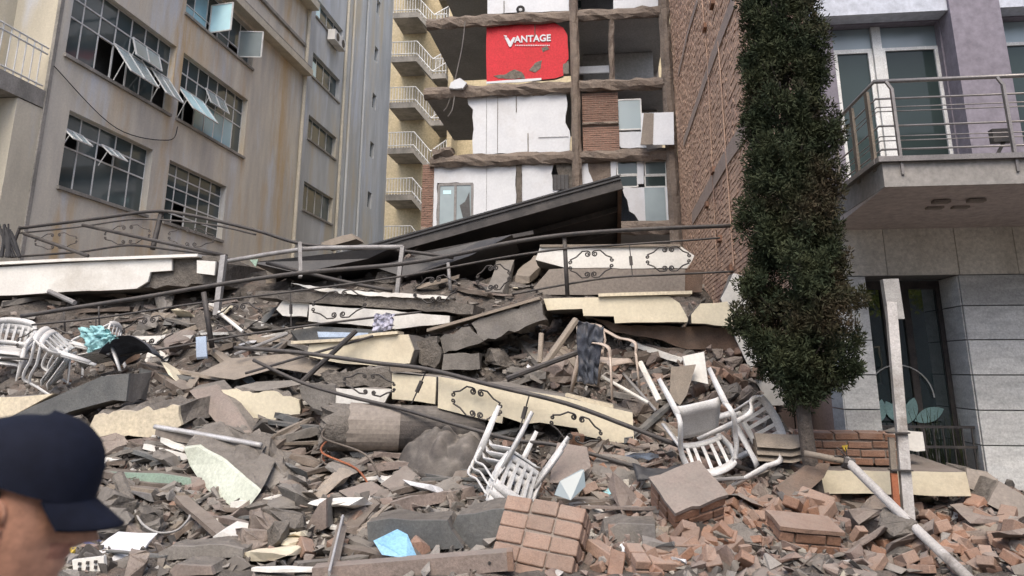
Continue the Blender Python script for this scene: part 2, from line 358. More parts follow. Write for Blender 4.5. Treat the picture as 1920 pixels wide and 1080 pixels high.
# ================================================================ LEFT BUILDING
LX = -13.0
lb = empty('office_building', (LX, 22, 0), 'tall stained beige building on the left with steel-framed factory windows', 'building')
fl = lambda u, v, d: (LX - d, u, v)
def lb_window(y0, y1, z0, z1, cols, zs, glassm='winglass', missing=(), blue=()):
    w = empty('window', Vector((LX - .2, (y0 + y1) / 2, z0)) - lb.location); w.parent = lb
    us = [y0 + (y1 - y0) * i / cols for i in range(cols + 1)]; vs = [z0] + list(zs) + [z1]
    fr = MB()
    for u in us: fr.box((LX - .225, u - .02, z0 + .001), (LX - .185, u + .02, z1 - .001))
    for v in vs: fr.box((LX - .232, y0 + .001, max(z0 + .002, v - .02)), (LX - .178, y1 - .001, min(z1 - .002, v + .02)))
    fr.build('frame', 'whiteframe', w)
    for i in range(cols):
        for j in range(len(vs) - 1):
            if (i, j) in missing: continue
            p = MB().box((LX - .212, us[i] + .023, vs[j] + .021), (LX - .200, us[i + 1] - .023, vs[j + 1] - .021))
            p.build('pane', 'blueglass' if (i, j) in blue else glassm, w)
    MB().box((LX - .20, y0 - .06, z0 - .09), (LX + .07, y1 + .06, z0 - .003)).build('sill', 'stainconc', w)
    return w
def lb_sash(w, y0, y1, ztop, drop, ang, gm='openglass'):         # awning sash swung outward from its top edge
    s = empty('open_sash', Vector((LX - .1, (y0 + y1) / 2, ztop)) - world_loc(w)); s.parent = w
    o = lambda u, d: Vector((LX - .12 + math.sin(R(ang)) * d, u, ztop - math.cos(R(ang)) * d))
    m = MB()
    for a, b in ((o(y0, 0), o(y1, 0)), (o(y0, drop), o(y1, drop)), (o(y0, 0), o(y0, drop)), (o(y1, 0), o(y1, drop)), (o((y0 + y1) / 2, 0), o((y0 + y1) / 2, drop))): m.bar(a, b, .045, .03)
    n = Vector((math.cos(R(ang)), 0, math.sin(R(ang)))) * .008
    fr = [o(y0 + .02, .02), o(y1 - .02, .02), o(y1 - .02, drop - .02), o(y0 + .02, drop - .02)]
    k = m.v and MB()
    k = MB(); k.extr([p - n for p in fr], n)
    st = MB(); st.bar(o(y0 + .02, drop * .6), (LX - .15, y0 + .02, ztop - drop * 1.35), .02); 
    m.v += []; off = m
    # frame, glass and stay are one swinging piece with two materials
    base = len(off.v); off.v += k.v; off.f += [tuple(i + base for i in f) for f in k.f]; off.m += [1] * len(k.f)
    base = len(off.v); off.v += st.v; off.f += [tuple(i + base for i in f) for f in st.f]; off.m += [0] * len(st.f)
    bpy.data.objects.remove(s); off.build('open_sash', ['whiteframe', gm], w)
H = [(16.72, 20.38, 5.95, 7.87), (21.29, 24.93, 5.94, 7.82), (16.27, 20.95, 9.18, 11.36), (21.38, 25.92, 9.18, 11.36), (21.2, 26.0, 12.65, 14.12)]
FH = [(31.8, 35.5, a, b) for a, b in ((8.41, 9.67), (11.65, 12.75), (14.62, 15.78), (17.58, 18.5))]
NH = [(40.6, 41.3, z, z + .9) for z in (10.3, 13.2, 16.1, 19.0, 22)] + [(39.3, 40.3, 5.2, 7.6)]
m = MB(); wall_holes(m, fl, 15.9, 31.0, 0, 24, H, 0, .24); m.build('wall', 'leftwall', lb)
m = MB(); wall_holes(m, fl, 31.004, 36.2, 0, 24, FH, 0, .3); m.build('wall', 'leftwall2', lb)
m = MB(); f2 = lambda u, v, d: (LX + .12 - d, u, v)
wall_holes(m, f2, 36.2, 44, 0, 27, NH, 0, .3); m.add([(LX - .3, 36.2, 0), (LX + .12, 36.2, 0), (LX + .12, 36.2, 27), (LX - .3, 36.2, 27)], [(0, 1, 2, 3)]); m.build('wall', 'leftwall2', lb)
MB().box((LX - 1.2, 16, 4), (LX - .9, 36, 20)).build('interior', 'darkroom', lb)  # dark backing box, room shade put into its colour
for y0, y1, z0, z1 in NH: MB().box((LX - .1, y0 + .003, z0 + .003), (LX - .06, y1 - .003, z1 - .003)).build('narrow_window', 'winglass', lb)
w1 = lb_window(*H[0], 5, (7.0, 7.42), missing={(0, 1), (2, 1)})
for u in (16.75, 18.25): lb_sash(w1, u, u + .72, 7.42, .42, 48, 'openglass')
w2 = lb_window(*H[1], 5, (6.3, 6.68, 7.1, 7.45), missing={(1, 0), (1, 1)})
w3 = lb_window(*H[2], 7, (10.28, 10.8), missing={(3, 0), (6, 0), (2, 0)})
lb_sash(w3, 18.2, 19.55, 10.28, 1.0, 36); lb_sash(w3, 18.95, 20.25, 10.8, .55, 18); lb_sash(w3, 19.95, 20.92, 10.28, 1.0, 36, 'openglass')
w4 = lb_window(*H[3], 7, (10.28, 10.8), missing={(0, 0), (1, 0)}, blue={(2, 0), (3, 0), (4, 0), (5, 0)})
lb_sash(w4, 21.42, 23.0, 10.28, 1.0, 38, 'skyglass'); lb_sash(w4, 23.1, 24.4, 10.8, .55, 25)
w5 = lb_window(*H[4], 6, (13.1,), missing={(2, 0), (4, 0)}, blue={(0, 0), (1, 0), (1, 1)})
for y0, gm, a in ((22.9, 'skyglass', 80), (25.0, 'openglass', 100)):      # side-hung casements standing open
    m = MB(); d = Vector((math.sin(R(a)), -math.cos(R(a)), 0)); o = Vector((LX - .1, y0, 12.72))
    q = [o, o + d * .85, o + d * .85 + Vector((0, 0, 1.0)), o + Vector((0, 0, 1.0))]
    for i in range(4): m.bar(q[i], q[(i + 1) % 4], .05, .035)
    m.extr(q, (0, .008, 0), 1); m.build('open_sash', ['whiteframe', gm], w5)
for h, k in zip(FH, range(4)): lb_window(*h, 4, (), missing=(), blue=set()) if k < 2 else lb_window(*h, 4, (), 'winglass')
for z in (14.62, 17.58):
    MB().box((LX - .19, 31.84, z + .04), (LX - .17, 32.7, z + .88)).build('painted_sky_pane', 'skyglass', lb)  # pale blue sheet over the pane, a painted sky reflection
for y in (33.6, 34.4):                                           # condensers under the top far window
    a = empty('air_conditioner', Vector((LX + .2, y, 17.0)) - lb.location); a.parent = lb
    MB().box((LX + .08, y - .38, 17.02), (LX + .45, y + .38, 17.55)).build('casing', 'creamwhite', a)
    t = MB(); t.tube([(LX + .452, y, 17.28), (LX + .47, y, 17.28)], .2, 14); t.build('fan_grille', 'iron', a)
MB().box((LX - .1, 15.95, 14.22), (LX + .42, 30.9, 14.5)).build('cornice', 'trimcream', lb)
MB().box((LX - .1, 15.95, 14.503), (LX + .34, 30.9, 14.64)).build('cornice', 'stainconc', lb)
MB().box((LX - .1, 15.95, 15.55), (LX + .1, 30.7, 15.68)).build('string_course', 'stainconc', lb)
MB().box((LX - .1, 15.95, 17.4), (LX + .5, 30.95, 17.75)).build('cornice', 'trimcream', lb)
for y, r in ((30.85, .08), (35.9, .07)):
    t = MB(); t.tube([(LX + .1, y, 0), (LX + .1, y, 24)], r, 8); t.build('downpipe', 'trimcream', lb)
for y in (36.6, 38.8): 
    t = MB(); t.tube([(LX + .2, y, 0), (LX + .2, y, 26)], .06, 6); t.build('downpipe', 'leftwall2', lb)
t = MB(); t.tube(cr([(LX + .05, 15.9, 8.7), (LX + .06, 18.5, 7.95), (LX + .06, 21, 8.35), (LX + .06, 21.4, 8.9)], 8), .015, 4); t.build('loose_cable', 'cable', lb)
# section next to the street with its balcony
m = MB(); m.add([(LX - 1.2, 10.8, 0), (LX - 1.2, 15.9, 0), (LX - 1.2, 15.9, 24), (LX - 1.2, 10.8, 24)], [(0, 1, 2, 3)])
m.add([(LX - 1.2, 15.9, 0), (LX, 15.9, 0), (LX, 15.9, 24), (LX - 1.2, 15.9, 24)], [(0, 1, 2, 3)]); m.build('wall', 'ochre', lb)
MB().box((LX - 1.1, 15.05, 0), (LX - .02, 15.88, 7.6)).build('pilaster', 'ochre', lb)
MB().box((LX - .06, 15.84, 0), (LX + .02, 15.96, 12)).build('crack_strip', 'stainconc', lb)
bal = empty('balcony', Vector((LX - .5, 13.5, 7.6)) - lb.location); bal.parent = lb
MB().box((LX - 1.15, 11, 7.62), (LX, 15.83, 8.04)).build('slab', 'stainconc', bal)
m = MB()
for z in (9.1, 8.95, 8.15): m.tube([(LX - .06, 11, z), (LX - .06, 15.78, z)], .022, 6)
y = 11.0
while y < 15.8: m.tube([(LX - .06, y, 8.04), (LX - .06, y, 9.1)], .016, 5); y += .24
m.build('railing', 'whiteframe', bal)

# ================================================================ STAIR TOWER
st = empty('stair_tower', (-10, 45, 0), 'narrow yellow stairwell block with stacked open landings behind the ruin', 'building')
MB().box((-19, 46.5, 0), (-6, 46.8, 32)).build('wall', 'stairyellow', st)
MB().box((-9.35, 44.6, 0), (-9.05, 46.49, 32)).build('wall', 'stairyellow', st)
MB().box((-9.0, 47.5, 0), (9, 47.8, 34)).build('wall', 'stairyellow', st)
for z in (8.85, 11.75, 14.64, 17.56, 20.6, 23.6, 26.5):
    MB().box((-12.87, 44.0, z - .38), (-11.25, 46.49, z)).build('landing', 'stainconc', st)
    fl1 = MB(); fl1.extr([(-11.249, 44.0, z), (-10.2, 44.0, z - 1.25), (-10.2, 44.0, z - 1.65), (-11.249, 44.0, z - .4)], (0, 1.1, 0)); fl1.build('stair_flight', 'stainconc', st)
    MB().box((-10.199, 44.0, z - 1.6), (-9.36, 46.4, z - 1.26)).build('half_landing', 'stainconc', st)
    rl = MB()
    P = [(-12.85, z), (-11.25, z), (-10.2, z - 1.25), (-9.37, z - 1.25)]
    Q = []
    for (a, b), (c, d) in zip(P, P[1:]):
        for h in (.95, .12): rl.tube([(a, 43.98, b + h), (c, 43.98, d + h)], .035, 5)
        k = max(2, int((c - a) / .17))
        for i in range(k + 1): rl.tube([(a + (c - a) * i / k, 43.98, b + (d - b) * i / k - .05), (a + (c - a) * i / k, 43.98, b + (d - b) * i / k + .95)], .02, 4)
    rl.tube([(-10.2, 43.98, z - .3), (-9.37, 44.6, z + .55)], .035, 5); rl.tube([(-10.2, 43.98, z - 1.1), (-9.37, 44.6, z - .25)], .035, 5)
    for i in range(7): rl.tube([(-10.2 + .83 * i / 6, 43.98 + .62 * i / 6, z - 1.1 + .85 * i / 6), (-10.2 + .83 * i / 6, 43.98 + .62 * i / 6, z - .3 + .85 * i / 6)], .02, 4)
    rl.build('railing', 'whiteframe', st)
    MB().box((-8.6, 47.42, z + .3), (-6.4, 47.5, z + 1.9)).build('window_frame', 'whiteframe', st)
    MB().box((-8.5, 47.38, z + .4), (-6.5, 47.43, z + 1.8)).build('pane', 'winglass', st)

# ================================================================ RUINED BUILDING AT THE BACK
BY = 30.0
bb = empty('ruined_building', (-2, BY, 0), 'sheared-off building at the back showing open storeys, white walls and a red wall', 'building')
B = lambda px, py, d=0: at(px, py, Y=BY + d)
def rough_beam(a, b, hy, hz, jit, mats, name, parent, seed, step=.35):
    rng = random.Random(seed); a, b = Vector(a), Vector(b); n = max(2, int((b - a).length / step)); m = MB(); vs = []
    d = (b - a).normalized(); u = Vector((0, 1, 0)) if abs(d.y) < .9 else Vector((1, 0, 0)); w = d.cross(u).normalized(); u = w.cross(d)
    for i in range(n + 1):
        p = a + (b - a) * i / n
        for k in range(8):
            an = 2 * math.pi * k / 8 + math.pi / 8; c, s = math.cos(an), math.sin(an); q = max(abs(c), abs(s))
            vs.append(p + u * (c / q * hy / 2 + rng.uniform(-jit, jit)) + w * (s / q * hz / 2 + rng.uniform(-jit, jit)) + d * rng.uniform(-jit, jit) * .8)
    fs = [(i * 8 + k, i * 8 + (k + 1) % 8, (i + 1) * 8 + (k + 1) % 8, (i + 1) * 8 + k) for i in range(n) for k in range(8)] + [tuple(range(8)), tuple(n * 8 + k for k in range(8))]
    m.add(vs, fs); return m.build(name, mats, parent)
for i, zt in enumerate((7.1, 10.02, 13.0, 16.15, 19.3)):
    xl = -7.25 if i != 1 else -6.9
    rough_beam((xl, BY - .12, zt - .2), (2.6, BY - .12, zt - .17), .35, .46, .06, 'backbeam', 'floor_beam', bb, 40 + i)
    MB().box((xl + .02, BY + .06, zt - .36), (2.9, BY + 6.3, zt - .04)).build('floor_slab', 'soffit', bb)
for x, w, s in ((-.95, .36, 1), (2.76, .44, 2)):
    rough_beam((x, BY - .16, 0), (x, BY - .16, 24), .42, w, .03, 'backbeam', 'column', bb, s, .5)
def panel(px, name, ms, depth=.2, off=0.0, amp=.03, step=.35, seed=1):
    pts = jag([B(*p, off) for p in px], amp, step, seed); m = MB(); m.extr(pts, (0, depth, 0), 0, 1 if len(ms) > 1 else 0); return m.build(name, ms, bb)
red = panel([(912, 50), (930, 48), (1040, 43), (1056, 52), (1064, 66), (1066, 110), (1058, 122), (1056, 142), (1040, 147), (1000, 150), (980, 147), (950, 152), (912, 155)], 'red_wall', ['backred', 'rawconc'], .2, .02, .012, .3, 3)
for k, q in enumerate([[(925, 142), (945, 140), (965, 130), (978, 135), (985, 146), (960, 148), (935, 147)], [(992, 132), (1003, 118), (1016, 113), (1014, 128), (1004, 136)], [(1015, 90), (1025, 85), (1030, 92), (1018, 98)], [(1056, 120), (1066, 114), (1067, 138), (1056, 138)]]):
    panel(q, 'bare_patch', ['rawconc'], .01, .005, .03, .12, 60 + k)
panel([(912, 153), (950, 150), (985, 148), (1015, 146), (1015, 150), (975, 154), (912, 157)], 'skirting', ['backwhite'], .03, -.01, .01, .3, 4)
# lettering on the red wall
def text_mesh(txt, size, name, m, loc, parent, bold=.0, sx=1.0):
    c = bpy.data.curves.new('t', 'FONT'); c.body = txt; c.size = size; c.extrude = .01; c.offset = bold; c.space_character = 1.02
    o = bpy.data.objects.new('t', c); COL.objects.link(o); dg = bpy.context.evaluated_depsgraph_get()
    me = bpy.data.meshes.new_from_object(o.evaluated_get(dg)); bpy.data.objects.remove(o)
    q = bpy.data.objects.new(name, me); COL.objects.link(q); me.materials.clear(); me.materials.append(MATS[m])
    q.rotation_euler = (R(90), 0, 0); q.scale = (sx, 1, 1); q.parent = parent; q.location = Vector(loc) - world_loc(parent); return q
p0 = B(965, 80); p1 = B(1033, 80)
tx = text_mesh('ANTAGE', .42, 'lettering', 'backwhite', (p0.x, BY - .01, p0.z), bb, .012, 1.0)
wd = max(v.co.x for v in tx.data.vertices); tx.scale = ((p1.x - p0.x) / wd, 1, 1)
v = MB(); a = lambda x, y: B(x, y, -.02)
v.extr([a(946, 70), a(953, 71), a(957, 78), a(962, 70), a(967, 70), a(958, 88), a(955, 88)], (0, .015, 0)); v.extr([a(944, 66), a(950, 66.5), a(951, 70), a(947, 69)], (0, .015, 0)); v.build('emblem', 'backwhite', bb)
v = MB(); 
for i in range(20): v.extr([a(966 + i * 3.3, 84), a(968 + i * 3.3, 84), a(968 + i * 3.3, 86), a(966 + i * 3.3, 86)], (0, .01, 0))
v.build('small_print', 'backwhite', bb)
WC = ['backwhite', 'rawconc']
panel([(914, 0), (1068, -6), (1068, 20), (914, 26)], 'white_wall', WC, .2, .02, .02, .4, 5)
panel([(914, -6), (1068, -12), (1068, -110), (914, -110)], 'white_wall', WC, .2, .02, .02, .4, 6)
panel([(1150, 0), (1246, -4), (1246, 12), (1150, 20)], 'white_wall', WC, .2, .02, .02, .4, 7)
panel([(876, 182), (900, 176), (960, 174), (985, 172), (1000, 180), (1020, 174), (1062, 172), (1063, 205), (1060, 230), (1068, 245), (1068, 284), (990, 286), (930, 288), (887, 290), (887, 205), (878, 196)], 'white_wall', WC, .2, .02, .035, .25, 8)
panel([(808, 312), (835, 310), (930, 306), (968, 305), (966, 425), (887, 440), (887, 343), (820, 343), (819, 440), (806, 440)], 'white_wall', WC, .2, .02, .03, .3, 9)
panel([(978, 305), (1040, 303), (1034, 325), (1036, 352), (1050, 356), (1040, 362), (1022, 400), (978, 420)], 'white_wall', WC, .2, .02, .03, .25, 10)
panel([(1042, 302), (1080, 300), (1080, 440), (1020, 440), (1022, 402), (1052, 360)], 'bare_wall', ['rawconc'], .2, .03, .03, .3, 11)
panel([(968, 305), (978, 305), (978, 425), (968, 430)], 'wall_stub', ['rawconc'], .15, -.06, .02, .2, 12)
panel([(1088, 308), (1102, 306), (1104, 322), (1112, 340), (1106, 352), (1082, 356), (1084, 330)], 'white_wall', WC, .2, .0, .02, .2, 13)
panel([(1086, 300), (1146, 298), (1146, 440), (1086, 440)], 'bare_wall', ['backbeam'], .2, .06, .02, .3, 14)
panel([(1145, 300), (1156, 300), (1156, 345), (1145, 348)], 'white_wall', WC, .2, .0, .01, .3, 15)
panel([(1195, 299), (1207, 299), (1207, 345), (1195, 345)], 'white_wall', WC, .2, .0, .01, .3, 16)
panel([(1248, 298), (1268, 297), (1273, 418), (1255, 418)], 'white_wall', WC, .2, .0, .01, .3, 17)
panel([(1166, 352), (1254, 350), (1258, 418), (1200, 418), (1190, 402), (1180, 396), (1176, 375)], 'white_wall', WC, .2, .0, .03, .25, 18)
panel([(1208, 352), (1246, 351), (1250, 417), (1211, 417)], 'door_sheet', ['dustyglass'], .03, -.05, .006, .4, 19)
panel([(1155, 248), (1212, 247), (1212, 277), (1165, 277), (1155, 268)], 'white_wall', WC, .2, .02, .02, .25, 20)
sh = MB(); sh.extr([at(1203, 212, Y=29.6), at(1263, 210, Y=29.6), at(1264, 271, Y=29.2), at(1201, 272, Y=29.2)], (0, .05, 0)); sh.build('hanging_panel', 'backwhite', bb)
sh = MB(); sh.extr([at(1207, 212, Y=29.57), at(1226, 212, Y=29.57), at(1224, 271, Y=29.17), at(1201, 271, Y=29.17)], (0, .02, 0)); sh.build('bare_patch', 'greige', bb)
# rooms behind the openings
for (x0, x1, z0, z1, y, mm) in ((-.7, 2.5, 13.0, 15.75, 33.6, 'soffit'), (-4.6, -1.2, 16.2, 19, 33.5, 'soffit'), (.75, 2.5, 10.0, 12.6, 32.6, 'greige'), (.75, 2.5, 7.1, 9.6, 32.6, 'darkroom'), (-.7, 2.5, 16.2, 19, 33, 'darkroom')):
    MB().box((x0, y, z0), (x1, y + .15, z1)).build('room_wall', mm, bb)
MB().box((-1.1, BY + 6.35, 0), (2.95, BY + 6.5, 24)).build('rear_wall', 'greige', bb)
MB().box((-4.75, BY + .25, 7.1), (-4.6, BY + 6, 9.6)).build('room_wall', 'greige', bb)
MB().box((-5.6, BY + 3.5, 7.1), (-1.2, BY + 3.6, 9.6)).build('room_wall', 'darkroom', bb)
def quadwin(px, mm, off=.05, fr=.05):
    p = [B(*q, off) for q in px]; x0, x1 = p[0].x, p[1].x; z1, z0 = p[0].z, p[2].z
    w = empty('window', Vector(((x0 + x1) / 2, BY + off, z0)) - bb.location); w.parent = bb
    m = MB()
    for a, b in (((x0, z0), (x1, z0)), ((x0, z1), (x1, z1)), ((x0, z0), (x0, z1)), ((x1, z0), (x1, z1))): m.bar((a[0], BY + off, a[1]), (b[0], BY + off, b[1]), fr, .06)
    m.build('frame', 'whiteframe', w); MB().box((x0 + fr / 2, BY + off - .006, z0 + fr / 2), (x1 - fr / 2, BY + off + .006, z1 - fr / 2)).build('pane', mm, w)
quadwin([(1154, 188), (1201, 188), (1201, 242)], 'dustyglass')
for q in ([(1157, 303), (1195, 303), (1195, 327)], [(1209, 303), (1248, 303), (1248, 327)]): quadwin(q, 'winglass')
for q in ([(1157, 330), (1195, 330), (1195, 350)], [(1209, 330), (1248, 330), (1248, 350)]): quadwin(q, 'doorglass')
for q in ([(1154, 40), (1172, 40), (1172, 62)], [(1180, 40), (1200, 40), (1200, 62)], [(1204, 40), (1228, 40), (1228, 62)], [(1078, 0), (1098, 0), (1098, 16)]): quadwin(q, 'doorglass', 3.2, .03)
rough_beam(B(1146, 38, -.1), B(1147, 152, -.1), .2, .2, .04, 'backbeam', 'post', bb, 77, .3)
MB().box(B(1082, 138, 1.6), B(1142, 124, 1.7)).build('low_wall', 'backwhite', bb)
for k, (x, y0, y1) in enumerate(((933, 178, 286), (912, 176, 288), (968, 174, 210), (990, 250, 288), (912, 312, 436), (1010, 256, 257.5), (945, 2, 24), (1003, 44, 70))):
    MB().box(B(x - .7, y1, -.02), B(x + (.7 if y1 - y0 > 3 else 56), y0, .015)).build('crack', 'rawconc', bb)
dr = empty('door', B(853, 440, .05) - bb.location); dr.parent = bb
d0, d1 = B(821, 440, .05), B(886, 345, .05); m = MB()
for x in (d0.x, (d0.x + d1.x) / 2, d1.x): m.box((x - .05, BY, d0.z), (x + .05, BY + .08, d1.z))
m.box((d0.x, BY + .002, d1.z - .05), (d1.x, BY + .078, d1.z + .05)); m.build('frame', 'greymetal', dr)
for i in (0, 1):
    x0 = d0.x + i * (d1.x - d0.x) / 2
    MB().box((x0 + .051, BY + .03, d0.z), (x0 + (d1.x - d0.x) / 2 - .051, BY + .05, d1.z - .051)).build('pane', 'dustyglass', dr)
m = MB(); m.extr([B(862, 385, .03), B(872, 378, .03), B(880, 360, .03), B(882, 405, .03), B(868, 408, .03)], (0, -.01, 0)); m.build('painted_hole', 'darkroom', dr)  # dark sheet on the pane, the hole's shade painted
m = MB(); m.extr([B(831, 357, .03), B(846, 357, .03), B(846, 364, .03), B(831, 364, .03)], (0, -.01, 0)); m.build('sticker', 'skyglass', dr)
m = MB(); q0, q1 = B(1037, 328, -.02), B(1066, 355, -.02)
m.box((q0.x, BY - .03, q1.z), (q1.x, BY + .01, q0.z)); m.build('painted_vent_shade', 'darkroom', bb)  # solid dark box painting the shade behind the grille
m = MB()
for i in range(5): m.box((q0.x + (q1.x - q0.x) * i / 4 - .02, BY - .06, q1.z), (q0.x + (q1.x - q0.x) * i / 4 + .02, BY - .03, q0.z))
m.build('vent_grille', 'iron', bb)
def bricks_wall(name, mats, parent, f, u0, u1, v0, v1, bl, bh, joint, proud, seed, skip=None):   # f(u,v,d): every brick its own block, joined
    rng = random.Random(seed); m = MB(); r = 0; v = v0
    while v + bh <= v1 + 1e-6:
        u = u0 - (bl / 2 if r % 2 else 0)
        while u < u1:
            a, b = max(u, u0), min(u + bl, u1)
            if b - a > .03 and not (skip and skip((a + b) / 2, v)):
                d = proud + rng.uniform(-.6, .6) * proud; j = rng.uniform(-.004, .004)
                A = [f(a, v + j, 0), f(b, v + j, 0), f(b, v + bh + j, 0), f(a, v + bh + j, 0)]; C = [f(a, v + j, d), f(b, v + j, d), f(b, v + bh + j, d), f(a, v + bh + j, d)]
                m.add(A + C, [(4, 5, 6, 7), (0, 1, 5, 4), (1, 2, 6, 5), (2, 3, 7, 6), (3, 0, 4, 7)])
            u += bl + joint
        v += bh + joint; r += 1
    return stuff(m.build(name, mats, parent))
fb = lambda u, v, d: (u, BY - .01 - d, v)
for k, (x0, x1, z0, z1) in enumerate(((-.7, .75, 10.03, 11.15), (-.7, .75, 11.3, 12.55), (-7.25, -6.78, 6.8, 9.75))):
    MB().box((x0, BY - .008, z0), (x1, BY + .2, z1)).build('brick_panel', 'mortarback', bb)
    bricks_wall('bricks', 'backbrick', bb, fb, x0, x1, z0, z1, .26, .07, .02, .025, 90 + k)
rough_beam((-.7, BY - .05, 11.22), (.75, BY - .05, 11.22), .2, .14, .02, 'backbeam', 'lintel', bb, 5)
for k, pts in enumerate(([(872, 40), (866, 90), (853, 150)], [(852, 180), (848, 205), (840, 218)], [(846, 178), (838, 200), (832, 208)])):
    t = MB(); t.tube(cr([at(x, y, Y=29.6 + .1 * k) for x, y in pts], 5), .02, 4); t.build('bent_rebar', 'greymetal', bb)
ch = MB(); ch.extr(jag([B(842, 165, -.5), B(845, 155, -.5), B(862, 146, -.5), B(875, 155, -.5), B(868, 165, -.5)], .03, .2, 5), (0, .6, 0)); ch.build('plaster_debris', 'backwhite', bb)
rough_beam(B(815, 290, -.2), B(848, 283, -.2), .5, .35, .1, 'backbeam', 'loose_masonry', bb, 31, .2)
t = MB(); c0 = B(976, 18, -.15)
for rr in (.16, .11): t.tube([c0 + Vector((math.cos(i * .5) * rr, 0, math.sin(i * .5) * rr)) for i in range(14)], .035, 5)
t.build('cable_coil', 'cable', bb)

# ================================================================ RIGHT BUILDING
RX, RY = 3.0, 10.8
rb = empty('corner_building', (5, RY, 0), 'grey stone-faced building on the right with a steel-railed balcony', 'building')
side = MB(); side.add([(RX, RY, 0), (RX, BY, 0), (RX, BY, 24), (RX, RY, 24)], [(0, 1, 2, 3)])
side.build('side_wall', 'partymortar', rb)
fp = lambda u, v, d: (RX - .002 - d, u, v)
bricks_wall('side_bricks', 'partybrick', rb, fp, RY + .02, BY - .4, 2.2, 17.5, .27, .088, .024, .02, 5)
def on_side(pts, w, name, mm, d=.042):
    m = MB(); p = [at(x, y, X=RX - d) for x, y in pts]
    for a, b in zip(p, p[1:]): m.bar(a, b, w, .02, (1, 0, 0))
    return m.build(name, mm, rb)
on_side([(1376, 0), (1347, 78), (1329, 130)], .35, 'stair_trace', 'plastermark'); on_side([(1329, 130), (1282, 268)], .3, 'stair_trace', 'plastermark')
on_side([(1409, 223), (1365, 290), (1298, 410)], .42, 'stair_trace', 'plastermark')
on_side([(1308, 0), (1290, 60), (1272, 140)], .2, 'stair_trace', 'plastermark')
on_side([(1346, 78), (1375, 500)], .1, 'pipe_chase', 'partybrick', .05); on_side([(1316, 0), (1326, 114), (1344, 500)], .08, 'pipe_chase', 'partybrick', .05)
for px in ((1322, 52), (1326, 384), (1338, 320), (1336, 8), (1370, 503), (1349, 448)):
    p = at(*px, X=RX - .05); MB().box((p.x - .06, p.y - .2, p.z - .07), (p.x + .05, p.y + .2, p.z + .07)).build('loose_brick', 'brick', rb)
jz = [0.05] + [at(1860, y, Y=RY).z for y in (835, 769, 703, 637, 573, 515)]
O1 = (3.43, 4.60, .30, jz[-1]); O2 = (5.40, 6.6, .30, jz[-1])
REV = at(1793, 775, X=4.60).y - RY
fr_ = lambda u, v, d: (u, RY + d, v)
m = MB(); wall_holes(m, fr_, RX, 9, 0, 3.6, [O1, O2], 0, REV); m.build('wall_core', 'stonejoint', rb)
rs = random.Random(4)
def stone_col(x0, x1):
    for a, b in zip(jz, jz[1:]):
        MB().box((x0 + .004, RY - .025 - rs.uniform(0, .004), a + .008), (x1 - .004, RY - .001, b - .008)).build('stone_block', 'stone', rb)
stone_col(RX, 3.43); stone_col(4.60, 5.40); stone_col(6.6, 7.6); stone_col(7.6, 8.6)
for a, b in zip(jz, jz[1:]):                                      # window reveal faced with the same stone
    MB().box((4.584, RY + .0, a + .008), (4.598, RY + REV, b - .008)).build('stone_block', 'stone', rb)
    MB().box((RX - .016, RY - .02, a + .008), (RX - .001, RY + .5, b - .008)).build('stone_block', 'stone', rb)
xs = [RX, 3.72, 4.62, 5.35, 6.4, 7.5, 8.6]
for a, b in zip(xs, xs[1:]): MB().box((a + .004, RY - .022, jz[-1] + .006), (b - .004, RY - .001, 3.6)).build('lintel_panel', 'stainstone', rb)
GY = RY + REV - .03
shop = empty('shop_window', Vector((4.0, GY, .3)) - rb.location); shop.parent = rb
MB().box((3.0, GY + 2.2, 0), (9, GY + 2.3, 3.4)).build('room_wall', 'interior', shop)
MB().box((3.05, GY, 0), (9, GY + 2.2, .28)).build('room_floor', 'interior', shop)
MB().box((3.435, GY, .32), (4.58, GY + .012, jz[-1] - .01)).build('pane', 'mirrorglass', shop)
m = MB()
for x, w in ((3.45, .05), (3.82, .05), (4.12, .09), (4.55, .06)): m.box((x - w / 2, GY - .04, .31), (x + w / 2, GY - .001, jz[-1] - .012))
m.box((3.44, GY - .041, jz[-1] - .12), (4.58, GY - .002, jz[-1] - .013)); m.build('frame', 'iron', shop)
for k, (cx, cy, ln, wd, an) in enumerate(((1652, 770, .30, .14, 80), (1686, 768, .42, .2, 84), (1708, 770, .36, .17, 70), (1742, 778, .42, .18, 22), (1672, 772, .3, .15, 115))):
    c = at(cx, cy, Y=GY - .045); m = MB(); d = Vector((math.cos(R(an)), 0, math.sin(R(an)))); n = Vector((-d.z, 0, d.x))
    up = [c + d * (t - .5) * ln + n * wd / 2 * math.sin(math.pi * t) ** .8 for t in [i / 8 for i in range(9)]]; dn = [c + d * (t - .5) * ln - n * wd / 2 * math.sin(math.pi * t) ** .8 for t in [i / 8 for i in range(7, 0, -1)]]
    m.extr([p + Vector((0, -.003 * k, 0)) for p in up + dn], (0, .002, 0)); m.build('lotus_petal', 'lotus', shop)
c = at(1690, 745, Y=GY - .05); t = MB(); t.tube([c + Vector((math.cos(i * math.pi / 16) * .42, 0, math.sin(i * math.pi / 16) * .42)) for i in range(17)], .008, 4); t.build('ring_decal', 'whiteframe', shop)
gr = empty('window_grille', Vector((4.2, RY + .1, .2)) - rb.location); gr.parent = rb
m = MB()
for z in (.35, .72, .96): m.box((3.44, RY + .09, z), (4.58, RY + .12, z + .03))
m.build('crossbar', 'iron', gr)
for i in range(10):
    x = 3.5 + i * .115; MB().box((x, RY + .095, .3), (x + .016, RY + .115, .985)).build('bar', 'iron', gr)
pl = MB()
